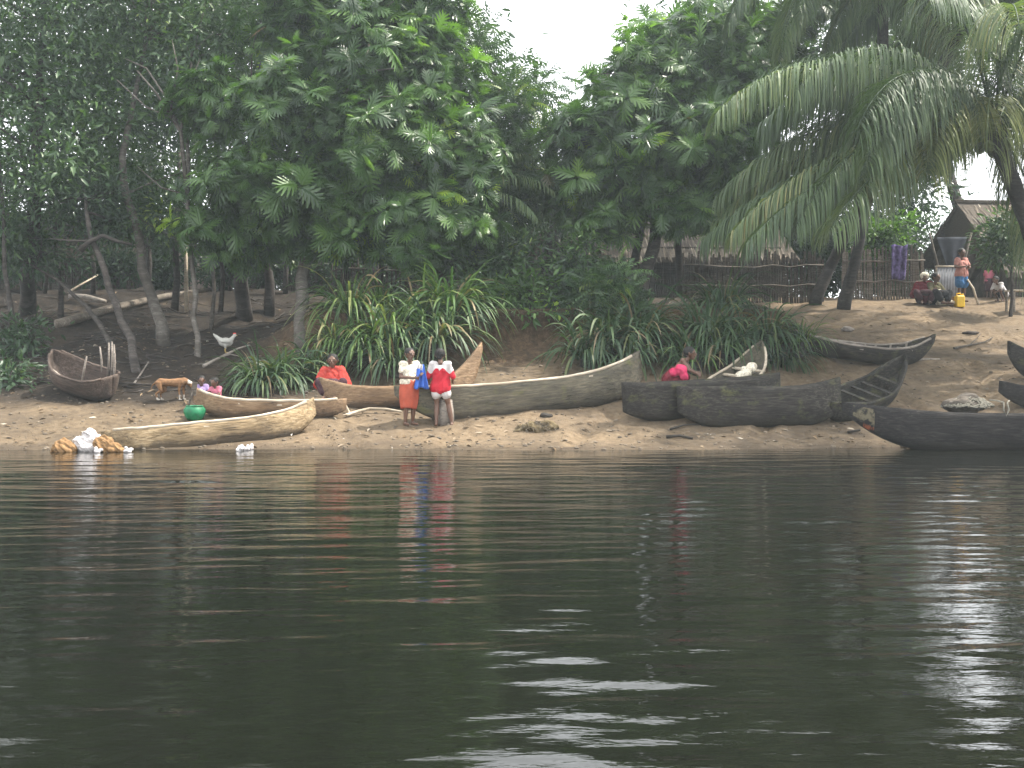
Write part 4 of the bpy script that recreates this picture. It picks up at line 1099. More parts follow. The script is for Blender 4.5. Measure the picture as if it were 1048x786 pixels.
def person(label, loc, face, h, pose, over=None, clothes=(), headk=1.08, voxel=.011, hands=True, group=None, hair=True, skin='skin', tilt=0):
    J = {k: np.array(v, float) * h for k, v in {**pose, **(over or {})}.items()}
    root = thing('person', label, 'person', loc, face, group)
    b = MB(); c = b.capsule
    # torso
    for s in ('L', 'R'):
        sg = 1 if s == 'L' else -1
        off = np.array([.045 * h * sg, 0, 0])
        c(J['neck'] * .35 + J['sh' + s] * .65 - [0, 0, .005 * h], J['sh' + s], .035 * h, .037 * h)
        c(J['chest'] + off, J['belly'] + off * .85, .062 * h, .054 * h)
        c(J['belly'] + off * .85, J['pelvis'] + off * .9, .054 * h, .062 * h)
        c(J['chest'] + off, J['sh' + s] - off * .5, .058 * h, .036 * h)
        c(J['sh' + s], J['el' + s], .031 * h, .023 * h); c(J['el' + s], J['wr' + s], .023 * h, .0155 * h)
        c(J['pelvis'] + off * .4, J['hi' + s], .055 * h, .056 * h)
        c(J['hi' + s], J['kn' + s], .056 * h, .034 * h); c(J['kn' + s], J['kn' + s] * .6 + J['an' + s] * .4, .034 * h, .034 * h)
        c(J['kn' + s] * .6 + J['an' + s] * .4, J['an' + s], .034 * h, .021 * h)
        fd = np.array(over.get('toe' + s, (0.012 * sg, -.1, -.028)) if over else (0.012 * sg, -.1, -.028), float) * h
        c(J['an' + s] + [0, .018 * h, -.022 * h], J['an' + s] + fd, .022 * h, .017 * h)
        # hand
        wd = unit(J['wr' + s] - J['el' + s]); sd = unit(np.cross(wd, np.array([0, 1., .2]))); nn = np.cross(wd, sd)
        pe = J['wr' + s] + wd * .048 * h
        c(J['wr' + s], pe + sd * .008 * h, .014 * h, .014 * h); c(J['wr' + s], pe - sd * .010 * h, .014 * h, .013 * h)
        if hands:
            for q, (o, ln) in enumerate(((.020, .040), (.007, .046), (-.007, .043), (-.019, .033))):
                a0 = pe + sd * o * h; a1 = a0 + (wd * .85 + nn * .3) * ln * .5 * h + sd * o * .15 * h; a2 = a1 + (wd * .5 + nn * .8) * ln * .5 * h
                c(a0, a1, .0056 * h, .0052 * h, 6); c(a1, a2, .0052 * h, .0042 * h, 6)
            a0 = J['wr' + s] + wd * .014 * h + sd * .014 * h; a1 = a0 + (sd * .8 + wd * .6 + nn * .2) * .026 * h; c(a0, a1, .0075 * h, .0058 * h, 6); c(a1, a1 + (wd * .8 + sd * .2 + nn * .4) * .02 * h, .0058 * h, .005 * h, 6)
    c(J['neck'] - [0, 0, .015 * h], J['head'] - [0, -.008 * h, .035 * h], .031 * h, .029 * h)
    # head: cranium, jaw, nose, brow, lips, ears; looks along -y, tilted about x by tilt
    hr = .068 * h * headk; hc = J['head']; rt = np.array(Matrix.Rotation(tilt, 3, 'X'))
    def hp(x, y, z): return hc + rt @ (np.array([x, y, z]) * hr)
    b.ball(hp(0, .12, .22), (hr * .86, hr * 1.02, hr * .92), 10)
    c(hp(0, -.25, -.35), hp(0, -.42, -.72), hr * .62, hr * .36)
    c(hp(0, -.92, .1), hp(0, -1.02, -.16), hr * .10, hr * .17)
    c(hp(-.38, -.78, .26), hp(.38, -.78, .26), hr * .14, hr * .14)
    c(hp(-.17, -.86, -.43), hp(.17, -.86, -.43), hr * .11, hr * .11)
    c(hp(-.15, -.83, -.55), hp(.15, -.83, -.55), hr * .10, hr * .10)
    for sg in (1, -1):
        c(hp(sg * .88, .1, .15), hp(sg * .9, .08, -.2), hr * .13, hr * .09)
    body = b.fuse('body', M[skin], root, voxel if hands else voxel * 1.4, 2)
    if hands:
        for sg in (1, -1):
            m2 = MB(); m2.ball(hp(sg * .34, -.80, .10), hr * .085, 5); m2.build('eye', M['eye'], root)
    if hair:
        m2 = MB(); m2.ball(hp(0, .2, .34), (hr * .95, hr * 1.02, hr * .92), 10); m2.capsule(hp(0, .5, .1), hp(0, .55, -.2), hr * .7, hr * .55)
        m2.fuse('hair', M['hair'], root, voxel, 2, .006, 60)
    for cl in clothes:
        kind, mat = cl[0], cl[1]; kw = cl[2] if len(cl) > 2 else {}
        m2 = MB(); e = kw.get('ease', .014) * h
        if kind == 'shirt':
            sl = kw.get('sleeve', .55); hem = kw.get('hem', 1.0)
            for s in ('L', 'R'):
                sg = 1 if s == 'L' else -1; off = np.array([.045 * h * sg, 0, 0])
                m2.capsule(J['neck'] * .42 + J['sh' + s] * .58 - [0, 0, .01 * h], J['sh' + s], .036 * h + e * .4, .038 * h + e * .7)
                m2.capsule(J['chest'] + off, J['belly'] + off, .062 * h + e, .058 * h + e * 1.2)
                m2.capsule(J['belly'] + off, J['belly'] + (J['pelvis'] - J['belly']) * hem + off * 1.1, .060 * h + e * 1.2, .072 * h + e * 1.6)
                m2.capsule(J['chest'] + off, J['sh' + s] - off * .5, .060 * h + e * .6, .038 * h + e * .5)
                m2.capsule(J['sh' + s], J['sh' + s] + (J['el' + s] - J['sh' + s]) * min(sl, 1), .032 * h + e * .8, .028 * h + e)
                if sl > 1: m2.capsule(J['el' + s], J['el' + s] + (J['wr' + s] - J['el' + s]) * (sl - 1), .026 * h + e, .02 * h + e)
            m2.capsule(J['chest'], J['belly'] + (J['pelvis'] - J['belly']) * hem, .07 * h + e * .6, .078 * h + e * 1.5)
            o = m2.fuse('shirt', [M[mm] for mm in mat] if isinstance(mat, tuple) else M[mat], root, voxel, 3, .012 * h, 9)
            if isinstance(mat, tuple):
                zc = kw['split'] * h
                for pl in o.data.polygons:
                    if pl.center.z < zc + .035 * h * math.sin(abs(pl.center.x) / h * 38): pl.material_index = 1
        elif kind == 'shorts':
            ln = kw.get('len', .7)
            for s in ('L', 'R'):
                m2.capsule(J['pelvis'] + [0, 0, .02 * h], J['hi' + s], .066 * h + e, .062 * h + e)
                m2.capsule(J['hi' + s], J['hi' + s] + (J['kn' + s] - J['hi' + s]) * ln, .06 * h + e, .052 * h + e * 1.6)
            m2.fuse('shorts', M[mat], root, voxel, 3, .012 * h, 9)
        elif kind == 'skirt':      # wrapped cloth from the waist to a hem height
            z1 = kw.get('hem', .2) * h; wd = kw.get('wide', .125) * h; top = J['belly'][2] - .02 * h; m_ = 40; rows = 12
            V = []; ctr = (J['anL'] + J['anR']) / 2
            for i in range(rows):
                a = i / (rows - 1); z = top + (z1 - top) * a
                cx = J['belly'] * (1 - a) + ctr * a
                rx = (.105 * h + e) * (1 - a) + wd * a + .02 * h * math.sin(math.pi * a); ry = rx * (.74 + .1 * a)
                for j in range(m_):
                    q = 2 * math.pi * j / m_; f = 1 + .05 * a * math.sin(q * 7 + a) + .03 * a * math.sin(q * 3 + 1)
                    V.append((cx[0] + rx * f * math.cos(q), cx[1] + ry * f * math.sin(q), z + .01 * h * math.sin(q * 2) * a))
            m2.add(V, [(i * m_ + j, i * m_ + (j + 1) % m_, (i + 1) * m_ + (j + 1) % m_, (i + 1) * m_ + j) for i in range(rows - 1) for j in range(m_)])
            o = m2.build('skirt', M[mat], root); o.modifiers.new('t', 'SOLIDIFY').thickness = .008
        elif kind == 'wrap':       # cloth over hips and folded legs
            for s in ('L', 'R'):
                m2.capsule(J['belly'], J['pelvis'], .085 * h, .10 * h); m2.capsule(J['hi' + s], J['kn' + s], .085 * h, .06 * h)
                m2.capsule(J['kn' + s], J['kn' + s] * .3 + J['an' + s] * .7, .06 * h, .05 * h)
            m2.capsule(J['knL'] * .7 + J['knR'] * .3, J['knR'] * .7 + J['knL'] * .3, .055 * h, .055 * h)
            m2.fuse('wrap_skirt', M[mat], root, voxel, 5, .014 * h, 9)
        elif kind == 'shawl':      # loose cloth spreading from the neck over the arms
            for s in ('L', 'R'):
                m2.capsule(J['neck'] - [0, 0, .02 * h], J['sh' + s], .045 * h, .062 * h); m2.capsule(J['sh' + s], J['el' + s] - [0, 0, .03 * h], .062 * h, .075 * h)
                m2.capsule(J['chest'], J['el' + s] - [0, -.03 * h, .02 * h], .08 * h, .07 * h)
            m2.capsule(J['chest'] + [0, -.03 * h, 0], J['pelvis'] + [0, -.03 * h, .05 * h], .09 * h, .13 * h)
            m2.capsule(J['elL'] - [.02 * h, .03 * h, .04 * h], J['elR'] - [-.02 * h, .03 * h, .04 * h], .065 * h, .065 * h)
            m2.capsule(J['shL'] - [0, 0, .02 * h], J['elL'] + [.03 * h, .05 * h, -.05 * h], .06 * h, .06 * h); m2.capsule(J['shR'] - [0, 0, .02 * h], J['elR'] + [-.03 * h, .05 * h, -.05 * h], .06 * h, .06 * h)
            m2.fuse('shawl', M[mat], root, voxel, 14, .022 * h, 9)
        elif kind == 'scarf':
            m2.ball(hp(0, .16, .34), (hr * 1.02, hr * 1.08, hr * .95), 10); m2.capsule(hp(0, .9, .1), hp(0, 1.1, -.1), hr * .45, hr * .3)
            m2.fuse('headscarf', M[mat], root, voxel, 2, .01, 30)
    return root


def deg(a): return math.radians(a)


# girl and boy at the canoe
g = gpx(419, 20.35)
person('girl in a floral top and orange wrap skirt holding blue cloth', g, deg(35), 1.42, STAND,
       dict(elL=(.125, -.03, .64), wrL=(.07, -.17, .665), elR=(-.14, -.02, .63), wrR=(-.02, -.16, .62), head=(.0, -.015, .925)),
       [('shirt', 'cream_cloth', dict(sleeve=.55, hem=.4)), ('skirt', 'orange_cloth', dict(hem=.22, wide=.10))], voxel=.0075)
bg = g
m2 = MB()
V = []; nu, nv = 13, 13
for i in range(nu):
    for j in range(nv):
        a, b_ = i / (nu - 1), j / (nv - 1)
        wdt = .05 + .08 * b_; V.append(((a - .5) * 2 * wdt, .035 * math.sin(a * 15 + b_ * 2) * (.5 + b_) + .03 * (1 - b_), -.44 * b_ - .02 * math.sin(a * 9) * b_))
m2.add(V, [(i * nv + j, i * nv + j + 1, (i + 1) * nv + j + 1, (i + 1) * nv + j) for i in range(nu - 1) for j in range(nv - 1)])
bl = m2.build('blue_cloth', [M['blue_cloth'], M['white_cloth']]); bl.modifiers.new('t', 'SOLIDIFY').thickness = .012
bl.location = tuple(P(431, 373, 20.18)); bl.rotation_euler = (0, 0, .2)
for pl_ in bl.data.polygons:
    if pl_.center.z > -.09 and pl_.center.x < .03: pl_.material_index = 1
tag(bl, 'bright blue cloth with a white corner hanging from the girl\'s hands', 'cloth')
g = gpx(451, 20.3)
person('boy seen from behind in a white and red shirt and pale shorts', g, deg(172), 1.43, STAND,
       dict(elL=(.155, .0, .64), wrL=(.17, -.10, .54), elR=(-.16, .0, .64), wrR=(-.13, -.14, .58), anL=(.055, .012, .045), knL=(.055, -.02, .285),
            anR=(-.14, -.03, .045), knR=(-.095, -.03, .285), head=(.012, -.03, .915)),
       [('shirt', ('white_cloth', 'crimson_cloth'), dict(sleeve=1.1, hem=1.3, split=.715, ease=.012)), ('shorts', 'white_cloth', dict(len=.42, ease=.012))], voxel=.0075)
# stump by his feet
g = gpx(456, 20.5)
root = thing('wood_stump', 'grey wood stump standing between the boy\'s legs and the long canoe', 'stump', g)
m2 = MB(); m2.tube([(0, 0, -.06), (.01, 0, .2), (0, .01, .44)], [.17, .15, .135], 14); st = m2.build('block', M['wood_grey'], root)
m2 = MB(); m2.tube([(0, .01, .438), (0, .01, .446)], [.12, .115], 14); m2.build('cut_face', M['wood_rim'], root)
m2 = MB(); m2.tube([(0, 0, 0), (.12, 0, .01), (.26, .02, .0)], [.02, .02, .016], 7); o = m2.build('stick', M['wood_rim']); o.location = tuple(P(467, 407, 20.55)); tag(o, 'short white stick end at the boy\'s right thigh', 'stick')

g = gpx(341, 21.85)
person('person seated behind the brown canoe wrapped in a bright red shawl', g + [0, 0, .1], deg(0), 1.62, SIT, None,
       [('wrap', 'dark_skirt'), ('shawl', 'red_cloth')], voxel=.009)
g = gpx(690, 22.1)
person('dark-skinned person crouching in a maroon wrap behind the black canoe end', g, deg(75), 1.60, SQUAT,
       dict(pelvis=(0, .06, .28), hiL=(.06, .05, .265), hiR=(-.06, .05, .265), belly=(0, -.01, .36), chest=(0, -.09, .45), neck=(0, -.15, .53), head=(0, -.20, .605),
            shL=(.10, -.12, .515), shR=(-.10, -.12, .515), elL=(.12, -.19, .40), wrL=(.05, -.27, .37), elR=(-.12, -.19, .40), wrR=(-.05, -.27, .36), knL=(.09, -.13, .31), knR=(-.09, -.13, .31), anL=(.07, .0, .04), anR=(-.07, .0, .04)), [('wrap', 'maroon_cloth')], voxel=.009)
m2 = MB(); m2.ball((0, 0, 0), (.14, .11, .12)); m2.ball((-.13, .03, -.04), (.11, .09, .09)); m2.ball((.05, -.02, -.11), (.09, .08, .1))
o = m2.fuse('pink_bundle', M['pink_cloth'], None, .012, 3, .03, 9); o.location = tuple(P(697, 379, 21.8)); tag(o, 'vivid pink cloth bundle held by the crouching person', 'cloth bundle')
g = gpx(206, 21.75)
person('small child in a lilac shirt sitting behind the tan canoe by the green basket', g + [0, 0, .06], deg(20), .98, SIT, None, [('shirt', 'lilac_cloth'), ('wrap', 'dark_skirt')], headk=1.25, hands=False, group='small children sitting by the canoe')
g = gpx(221, 21.7)
person('small child in a rose shirt sitting to the right of the lilac-shirted child', g + [0, 0, .06], deg(-25), .98, SIT, None, [('shirt', 'rose_cloth'), ('wrap', 'dark_skirt')], headk=1.25, hands=False, group='small children sitting by the canoe')
# villagers at the top of the path
g = gpx(984, 33.0)
person('standing person in a salmon pink shirt and blue shorts with folded arms', g, deg(20), 1.60, STAND,
       dict(elL=(.17, -.03, .655), wrL=(.02, -.12, .64), elR=(-.17, -.03, .655), wrR=(-.02, -.125, .66)), [('shirt', 'salmon_cloth', dict(sleeve=.6)), ('shorts', 'denim_cloth', dict(len=.75, ease=.02))], hands=True, voxel=.011)
g = gpx(946, 32.6)
person('dark-clothed woman with a pale headscarf sitting at the stake fence', g, deg(-15), 1.75, SIT, None, [('shawl', 'maroon_cloth'), ('wrap', 'dark_skirt'), ('scarf', 'cream_cloth')], hands=False, hair=False)
g = gpx(956, 32.5)
person('person in olive clothes sitting close beside the woman with the headscarf', g, deg(25), 1.75, SIT, None, [('shirt', 'olive_cloth', dict(sleeve=1.4)), ('wrap', 'black_cloth')], hands=False)
g = gpx(1025, 32.9)
person('child in a white shirt squatting at the right edge of the village path', g, deg(-60), 1.25, SQUAT, None, [('shirt', 'white_cloth', dict(sleeve=.8)), ('shorts', 'black_cloth', dict(len=.6))], headk=1.15, hands=False)
g = gpx(1012, 34.2)
person('small child in a pale top standing in the shade by the dark hut doorway', g, deg(-10), 1.02, STAND, None, [('shirt', 'rose_cloth'), ('skirt', 'dark_skirt', dict(hem=.2, wide=.11))], headk=1.25, hands=False)

# ------------------------------------------------------------------ animals
g = gpx(177, 22.15)
root = thing('dog', 'tan dog with a white patch on its face standing head down on the dark bank', 'dog', g, deg(6))
b = MB(); c = b.capsule
c((-.24, 0, .36), (-.05, 0, .35), .085, .075); c((-.05, 0, .35), (.16, 0, .35), .078, .10); c((.16, 0, .35), (.24, 0, .38), .095, .07)
c((.22, 0, .40), (.38, 0, .31), .062, .048); b.ball((.41, 0, .28), (.065, .055, .058)); c((.43, 0, .265), (.52, .0, .20), .036, .022)
for s in (-1, 1):
    c((.38, s * .04, .32), (.36, s * .075, .27), .022, .012)
    fx = .03 * s
    c((.18 + fx, s * .055, .33), (.16 + fx, s * .06, .2), .042, .028); c((.16 + fx, s * .06, .2), (.175 + fx, s * .06, .10), .026, .017); c((.175 + fx, s * .06, .10), (.17 + fx, s * .06, .02), .017, .015); c((.17 + fx, s * .06, .015), (.21 + fx, s * .06, .012), .019, .015)
    c((-.24 + fx, s * .055, .34), (-.19 + fx, s * .065, .2), .065, .036); c((-.19 + fx, s * .065, .2), (-.29 + fx, s * .06, .13), .032, .02); c((-.29 + fx, s * .06, .13), (-.265 + fx, s * .06, .02), .018, .015); c((-.265 + fx, s * .06, .015), (-.225 + fx, s * .06, .012), .019, .015)
c((-.30, 0, .39), (-.40, 0, .30), .024, .016); c((-.40, 0, .30), (-.44, 0, .20), .016, .009)
dg_ = b.fuse('body', [M['fur'], M['fur_white']], root, .007, 3, .006, 20)
for pl_ in dg_.data.polygons:
    q = pl_.center
    if (q.x > .40 and q.z < .30) or (q.x > .30 and q.x < .40 and q.z > .335) or q.z < .05 or (q.z < .11 and q.x > 0): pl_.material_index = 1
for s in (-1, 1):
    m2 = MB(); m2.ball((.455, s * .04, .295), .010, 5); m2.build('eye', M['black_cloth'], root)
m2 = MB(); m2.ball((.528, 0, .197), (.016, .016, .014), 6); m2.build('nose', M['black_cloth'], root)

g = gpx(231, 24.6); g = ground(231, 361)
root = thing('hen', 'white hen standing on the dark slope under the breadfruit tree', 'hen', g, deg(5))
b = MB(); c = b.capsule
b.ball((0, 0, .24), (.17, .10, .11)); c((-.10, 0, .27), (-.25, 0, .40), .075, .03); c((.10, 0, .27), (.19, 0, .38), .06, .035); b.ball((.20, 0, .40), (.045, .035, .04)); c((-.2, .02, .35), (-.28, .02, .43), .04, .018)
for s in (-1, 1): c((-.06, s * .09, .26), (.08, s * .085, .26), .04, .05); c((.0, s * .05, .18), (0, s * .05, .11), .045, .02)
b.fuse('body', M['feather'], root, .008, 2, .008, 24)
for s in (-1, 1):
    m2 = MB(); m2.tube([(0, s * .05, .13), (-.015, s * .05, .06), (0, s * .05, .0)], .009, 6)
    for a in (-.5, 0, .5): m2.tube([(0, s * .05, .006), (.06 * math.cos(a), s * .05 + .06 * math.sin(a), .004)], .006, 5)
    m2.build('leg', M['beak'], root)
m2 = MB(); m2.tube([(.235, 0, .40), (.275, 0, .39)], [.014, .002], 6); m2.build('beak', M['beak'], root)
m2 = MB()
for x in (.175, .20, .222): m2.ball((x, 0, .445), (.014, .008, .02), 5)
m2.fuse('comb', M['comb_red'], root, .005, 1)

# ------------------------------------------------------------------ things on the bank
g = gpx(199, 20.9)
root = thing('green_basket', 'dark green basket at the left tip of the tan canoe', 'basket', g)
m2 = MB(); V = []; kk = 22; prof_ = [(0, .13), (.02, .15), (.12, .20), (.20, .205), (.255, .16), (.27, .15), (.25, .14), (.12, .18), (.03, .13), (.03, .01)]
for z, r in prof_:
    for j in range(kk):
        q = 2 * math.pi * j / kk; V.append((r * math.cos(q) * (1 + .03 * math.sin(3 * q)), r * math.sin(q), z + .012 * math.sin(2 * q)))
m2.add(V, [(i * kk + j, i * kk + (j + 1) % kk, (i + 1) * kk + (j + 1) % kk, (i + 1) * kk + j) for i in range(len(prof_) - 1) for j in range(kk)] + [tuple(range(kk))[::-1]])
m2.build('tub', M['green_plastic'], root)
m2 = MB(); m2.tube([(.15 * math.cos(a), .15 * math.sin(a), .27) for a in np.linspace(0, 6.28, 26)], .014, 6); m2.build('rim', M['green_plastic'], root)
root = thing('paddle', 'dark wooden paddle standing propped in the dark green basket', 'paddle', g + [-.06, -.02, .05], 0)
m2 = MB(); m2.tube([(-.10, .02, 0), (-.02, .03, .35), (.03, .04, .52)], [.018, .018, .016], 7); m2.build('shaft', M['stick_dark'], root)
m2 = MB(); m2.box((.045, .045, .55), (.10, .022, .26), Matrix.Rotation(.16, 3, 'Y')); m2.build('blade', M['stick_dark'], root, False)

def lump(name, label, cat, c0, balls, mat, amp=.03, voxel=.014, rot=0, group=None, sc=8):
    m2 = MB()
    for p_, r_ in balls: m2.ball(p_, r_, 8)
    o = m2.fuse(name, M[mat], None, voxel, 4, amp, sc); o.location = tuple(float(v) for v in c0); o.rotation_euler = (0, 0, rot)
    return tag(o, label, cat, group)


lump('tan_sack', 'rounded tan bundle half in the water, left of the white cloth', 'sack', (*xy(65, 18.0), 0), [((0, 0, .06), (.16, .15, .15)), ((.09, .02, .04), (.13, .13, .11)), ((-.08, 0, .02), (.12, .12, .13))], 'tan_sack', .045, .009, 0, None, 18)
lump('tan_sack', 'tan bundle with a pale tip at the water between white cloth and yellow canoe', 'sack', (*xy(109, 17.95), 0), [((-.05, 0, .12), (.17, .14, .15)), ((.10, 0, .06), (.15, .12, .10)), ((.25, -.02, .02), (.11, .07, .05))], 'tan_sack', .045, .009, 0, None, 18)
lump('white_cloth', 'heap of white cloth at the water edge between two tan bundles', 'cloth', (*xy(90, 18.15), .02), [((-.05, 0, .12), (.20, .14, .12)), ((.01, .02, .22), (.12, .11, .12)), ((.12, 0, .16), (.15, .12, .1)), ((-.16, 0, .06), (.12, .12, .1)), ((.05, -.08, .04), (.22, .1, .08))], 'white_cloth', .05, .008, 0, None, 17)
for k_, (px, d, rx) in enumerate(((100, 17.75, .06), (131, 17.8, .09), (247, 18.35, .07), (252, 18.3, .06), (256, 18.5, .07), (245, 18.1, .045))):
    lump('white_scrap', ['small white scrap floating below the white cloth', 'white scrap floating at the left tip of the yellow canoe', 'white crumpled scrap under the right half of the yellow canoe', 'middle white scrap in the cluster beside the yellow canoe', 'rightmost white scrap in the cluster beside the yellow canoe', 'lowest white scrap floating beside the yellow canoe'][k_], 'scrap', (*xy(px, d), max(hz(*xy(px, d)), 0) + .01),
         [((0, 0, .015), (rx, .05, .035)), ((rx * .7, .02, .03), (rx * .6, .04, .03)), ((-rx * .4, 0, .05), (rx * .4, .03, .04))], 'white_cloth', .03, .008, k_, 'white scraps at the water edge', 16)
o = lump('straw_heap', 'low brown heap of dry straw on the open sand', 'heap', gpx(550, 19.95) - [0, 0, .05], [((0, 0, .07), (.36, .2, .12)), ((.2, .05, .09), (.22, .16, .13)), ((-.25, 0, .05), (.18, .15, .09)), ((-.36, -.05, .02), (.1, .1, .06))], 'straw_heap', .07, .016, 0, None, 6)
rng = np.random.default_rng(77); n = 900
a = rng.random(n) * 6.283; r = np.sqrt(rng.random(n))
st = np.stack([.42 * r * np.cos(a), .22 * r * np.sin(a), .17 * (1 - r ** 2) + .03], 1)
V, T = strips(st, np.stack([rng.normal(size=n), rng.normal(size=n), rng.normal(size=n) * .35], 1), rng.uniform(.08, .2, n), .004 * np.ones(n), 1.2 * np.ones(n), 3, rng)
s_ = link('straws', mesh_np('straws', V, T, {'rnd': np.repeat(rng.random(n) * .75, 8)}), M['thatch'], o)
lump('dark_clod', 'small dark clod of earth on the sand near the long canoe', 'clod', gpx(558, 20.75) - [0, 0, .02], [((0, 0, .04), (.11, .07, .05)), ((.08, 0, .03), (.08, .06, .05))], 'wood_dark', .03)


def stick(label, pts, r0, r1, mat, name='stick', twigs=(), cat='stick', group=None):
    pts = np.array(pts, float); b0 = pts[0].copy()
    m2 = MB(); m2.tube(pts - b0, np.linspace(r0, r1, len(pts)), 8)
    for tw in twigs:
        tw = np.array(tw, float) - b0; m2.tube(tw, np.linspace(r1 * 1.1, r1 * .5, len(tw)), 6)
    o = m2.fuse(name, M[mat], None, max(.006, min(r0, r1) * .45), 1) if len(twigs) else m2.build(name, M[mat])
    o.location = tuple(float(v) for v in b0)
    return tag(o, label, cat, group)


DR = 'driftwood on the sand'
def Gp(px, py, up=.0):
    q = ground(px, py); return q + [0, 0, up]
stick('bleached white branch with a forked end lying under the brown canoe', [Gp(354, 428, .05), Gp(366, 425, .07), Gp(378, 423, .09), Gp(395, 423, .08), Gp(411, 424, .05)], .035, .022, 'wood_rim', 'branch', [[Gp(358, 427, .06), Gp(354, 421, .12), Gp(350, 420, .16)], [Gp(357, 427, .05), Gp(351, 429, .08)]], 'branch', DR)
stick('short dark stick lying on damp sand below the mossy canoe', [Gp(682, 449, .03), Gp(696, 449, .05), Gp(709, 450, .02)], .03, .02, 'wood_dark', group=DR)
stick('dark thin branch lying in front of the black canoe end', [Gp(686, 441, .03), Gp(700, 438, .05), Gp(716, 436, .04)], .022, .012, 'wood_dark', group=DR)
stick('pale flat driftwood piece under the hull of the mossy canoe', [Gp(724, 433, .03), Gp(738, 431, .06), Gp(752, 431, .03)], .05, .03, 'wood_grey', group=DR)
stick('grey branch leaning over the prow of the pale-rimmed canoe', [Gp(806, 372, .08), Gp(790, 368, .22), Gp(772, 362, .34)], .035, .015, 'wood_grey', 'branch', cat='branch', group=DR)
stick('grey stick across the sand beyond the pale-rimmed canoe', [Gp(776, 376, .05), Gp(786, 374, .1), Gp(796, 371, .08)], .03, .02, 'wood_grey', group=DR)
stick('thin stick leaning on the slope between wreck and dog', [Gp(137, 394, .02), Gp(144, 386, .06), Gp(152, 377, .14)], .025, .012, 'wood_grey', group=DR)
stick('dark branch lying on the upper right sand', [Gp(976, 358, .04), Gp(992, 356, .06), Gp(1008, 352, .05), Gp(1016, 347, .04)], .03, .014, 'stick_dark', 'branch', [[Gp(992, 356, .06), Gp(1000, 350, .1), Gp(1004, 346, .12)]], 'branch', DR)
stick('dark stick behind the prow of the big black canoe', [Gp(868, 444, .03), Gp(880, 443, .05)], .025, .02, 'wood_dark', group=DR)
stick('stick on the sand below the slim ribbed canoe', [Gp(930, 372, .04), Gp(944, 370, .05), Gp(962, 369, .03)], .022, .014, 'wood_grey', group=DR)
# fallen logs in the shade
q = [Gp(58, 336, .16), Gp(110, 322, .2), Gp(170, 308, .2), Gp(236, 296, .14)]
stick('long pale fallen log lying across the shaded slope', [v - [0, 0, .07] for v in q], .13, .07, 'stick', 'fallen_log', cat='log', group='fallen logs')
q = [Gp(72, 309, .22), Gp(88, 311, .25), Gp(108, 315, .22)]
stick('short pale log resting above the left end of the long fallen log', [v - [0, 0, .06] for v in q], .08, .06, 'wood_grey', 'fallen_log', cat='log', group='fallen logs')
stick('thin pale branch sticking out above the short log', [Gp(70, 312, .35), Gp(84, 307, .45), Gp(100, 303, .6)], .035, .02, 'wood_rim', 'branch', cat='branch', group='fallen logs')
stick('fallen grey branch on the slope below the hen', [Gp(208, 378, .06), Gp(225, 371, .1), Gp(244, 362, .12), Gp(256, 357, .08)], .04, .016, 'wood_grey', 'branch', [[Gp(225, 371, .1), Gp(236, 369, .14), Gp(247, 370, .1)]], 'branch', DR)
stick('pale leaning pole in the shade above the fallen log', [gpx(191, 30), P(190, 235, 30)], .06, .045, 'wood_rim', 'pole', cat='pole')
stick('pale crooked post under the bright breadfruit crown', [gpx(447, 28.5), P(446, 262, 28.5), P(447, 246, 28.5)], .07, .06, 'wood_grey', 'post', cat='post')
stick('leaning forked branch left of the pale crooked post', [gpx(425, 28.2), P(432, 277, 28.2), P(438, 262, 28.2)], .05, .03, 'wood_grey', 'branch', cat='branch')

# white bundle in the pale-rimmed canoe
lump('white_bundle', 'long off-white sack bundle lying inside the pale-rimmed canoe', 'bundle', P(764, 382, 23.0), [((.12, .15, .10), (.13, .13, .12)), ((.0, 0, .04), (.13, .14, .11)), ((-.13, -.2, -.02), (.12, .14, .09)), ((-.22, -.36, -.05), (.09, .12, .07))], 'cream_cloth', .05)

# net pile on the front right canoe
rng = np.random.default_rng(91)
c0 = P(990, 415, 18.72)
root = thing('fishing_net', 'tangled pale fishing net piled on the rim of the big black canoe', 'net', c0)
m2 = MB(); m2.ball((0, .10, .0), (.40, .22, .15), 8); m2.ball((.06, .1, .08), (.2, .15, .14), 8); m2.fuse('inner_heap', M['stick_dark'], root, .02, 4, .06, 6)
m2 = MB()
for k_ in range(44):
    a0 = rng.random() * 6.283; pts = []; r = rng.uniform(.3, 1.0)
    x, y = r * math.cos(a0), r * math.sin(a0); h0 = rng.random() * 6.3
    for i in range(16):
        h0 += rng.normal() * .7; x += .13 * math.cos(h0); y += .13 * math.sin(h0)
        rr = math.hypot(x, y)
        if rr > 1.05: x, y = x / rr, y / rr; h0 += 1.5
        rr = min(1, math.hypot(x, y)); pts.append((.43 * x + .05, .10 + .26 * y, -.02 + .23 * max(0, 1 - rr) ** .8 + rng.normal() * .012))
    m2.tube(pts, .0085, 4, False)
m2.build('cords', M['net'], root)
root = thing('rope', 'loop of pale rope hanging over the side of the big black canoe', 'rope', P(1029, 412, 18.28))
m2 = MB(); m2.tube([(-.22, .12, .04), (-.1, .06, .03), (-.03, .0, .0), (-.04, -.02, -.12), (.0, -.03, -.22), (.05, -.02, -.12), (.03, .0, .0), (.1, .08, .03)], .014, 6); m2.build('cord', M['net'], root)

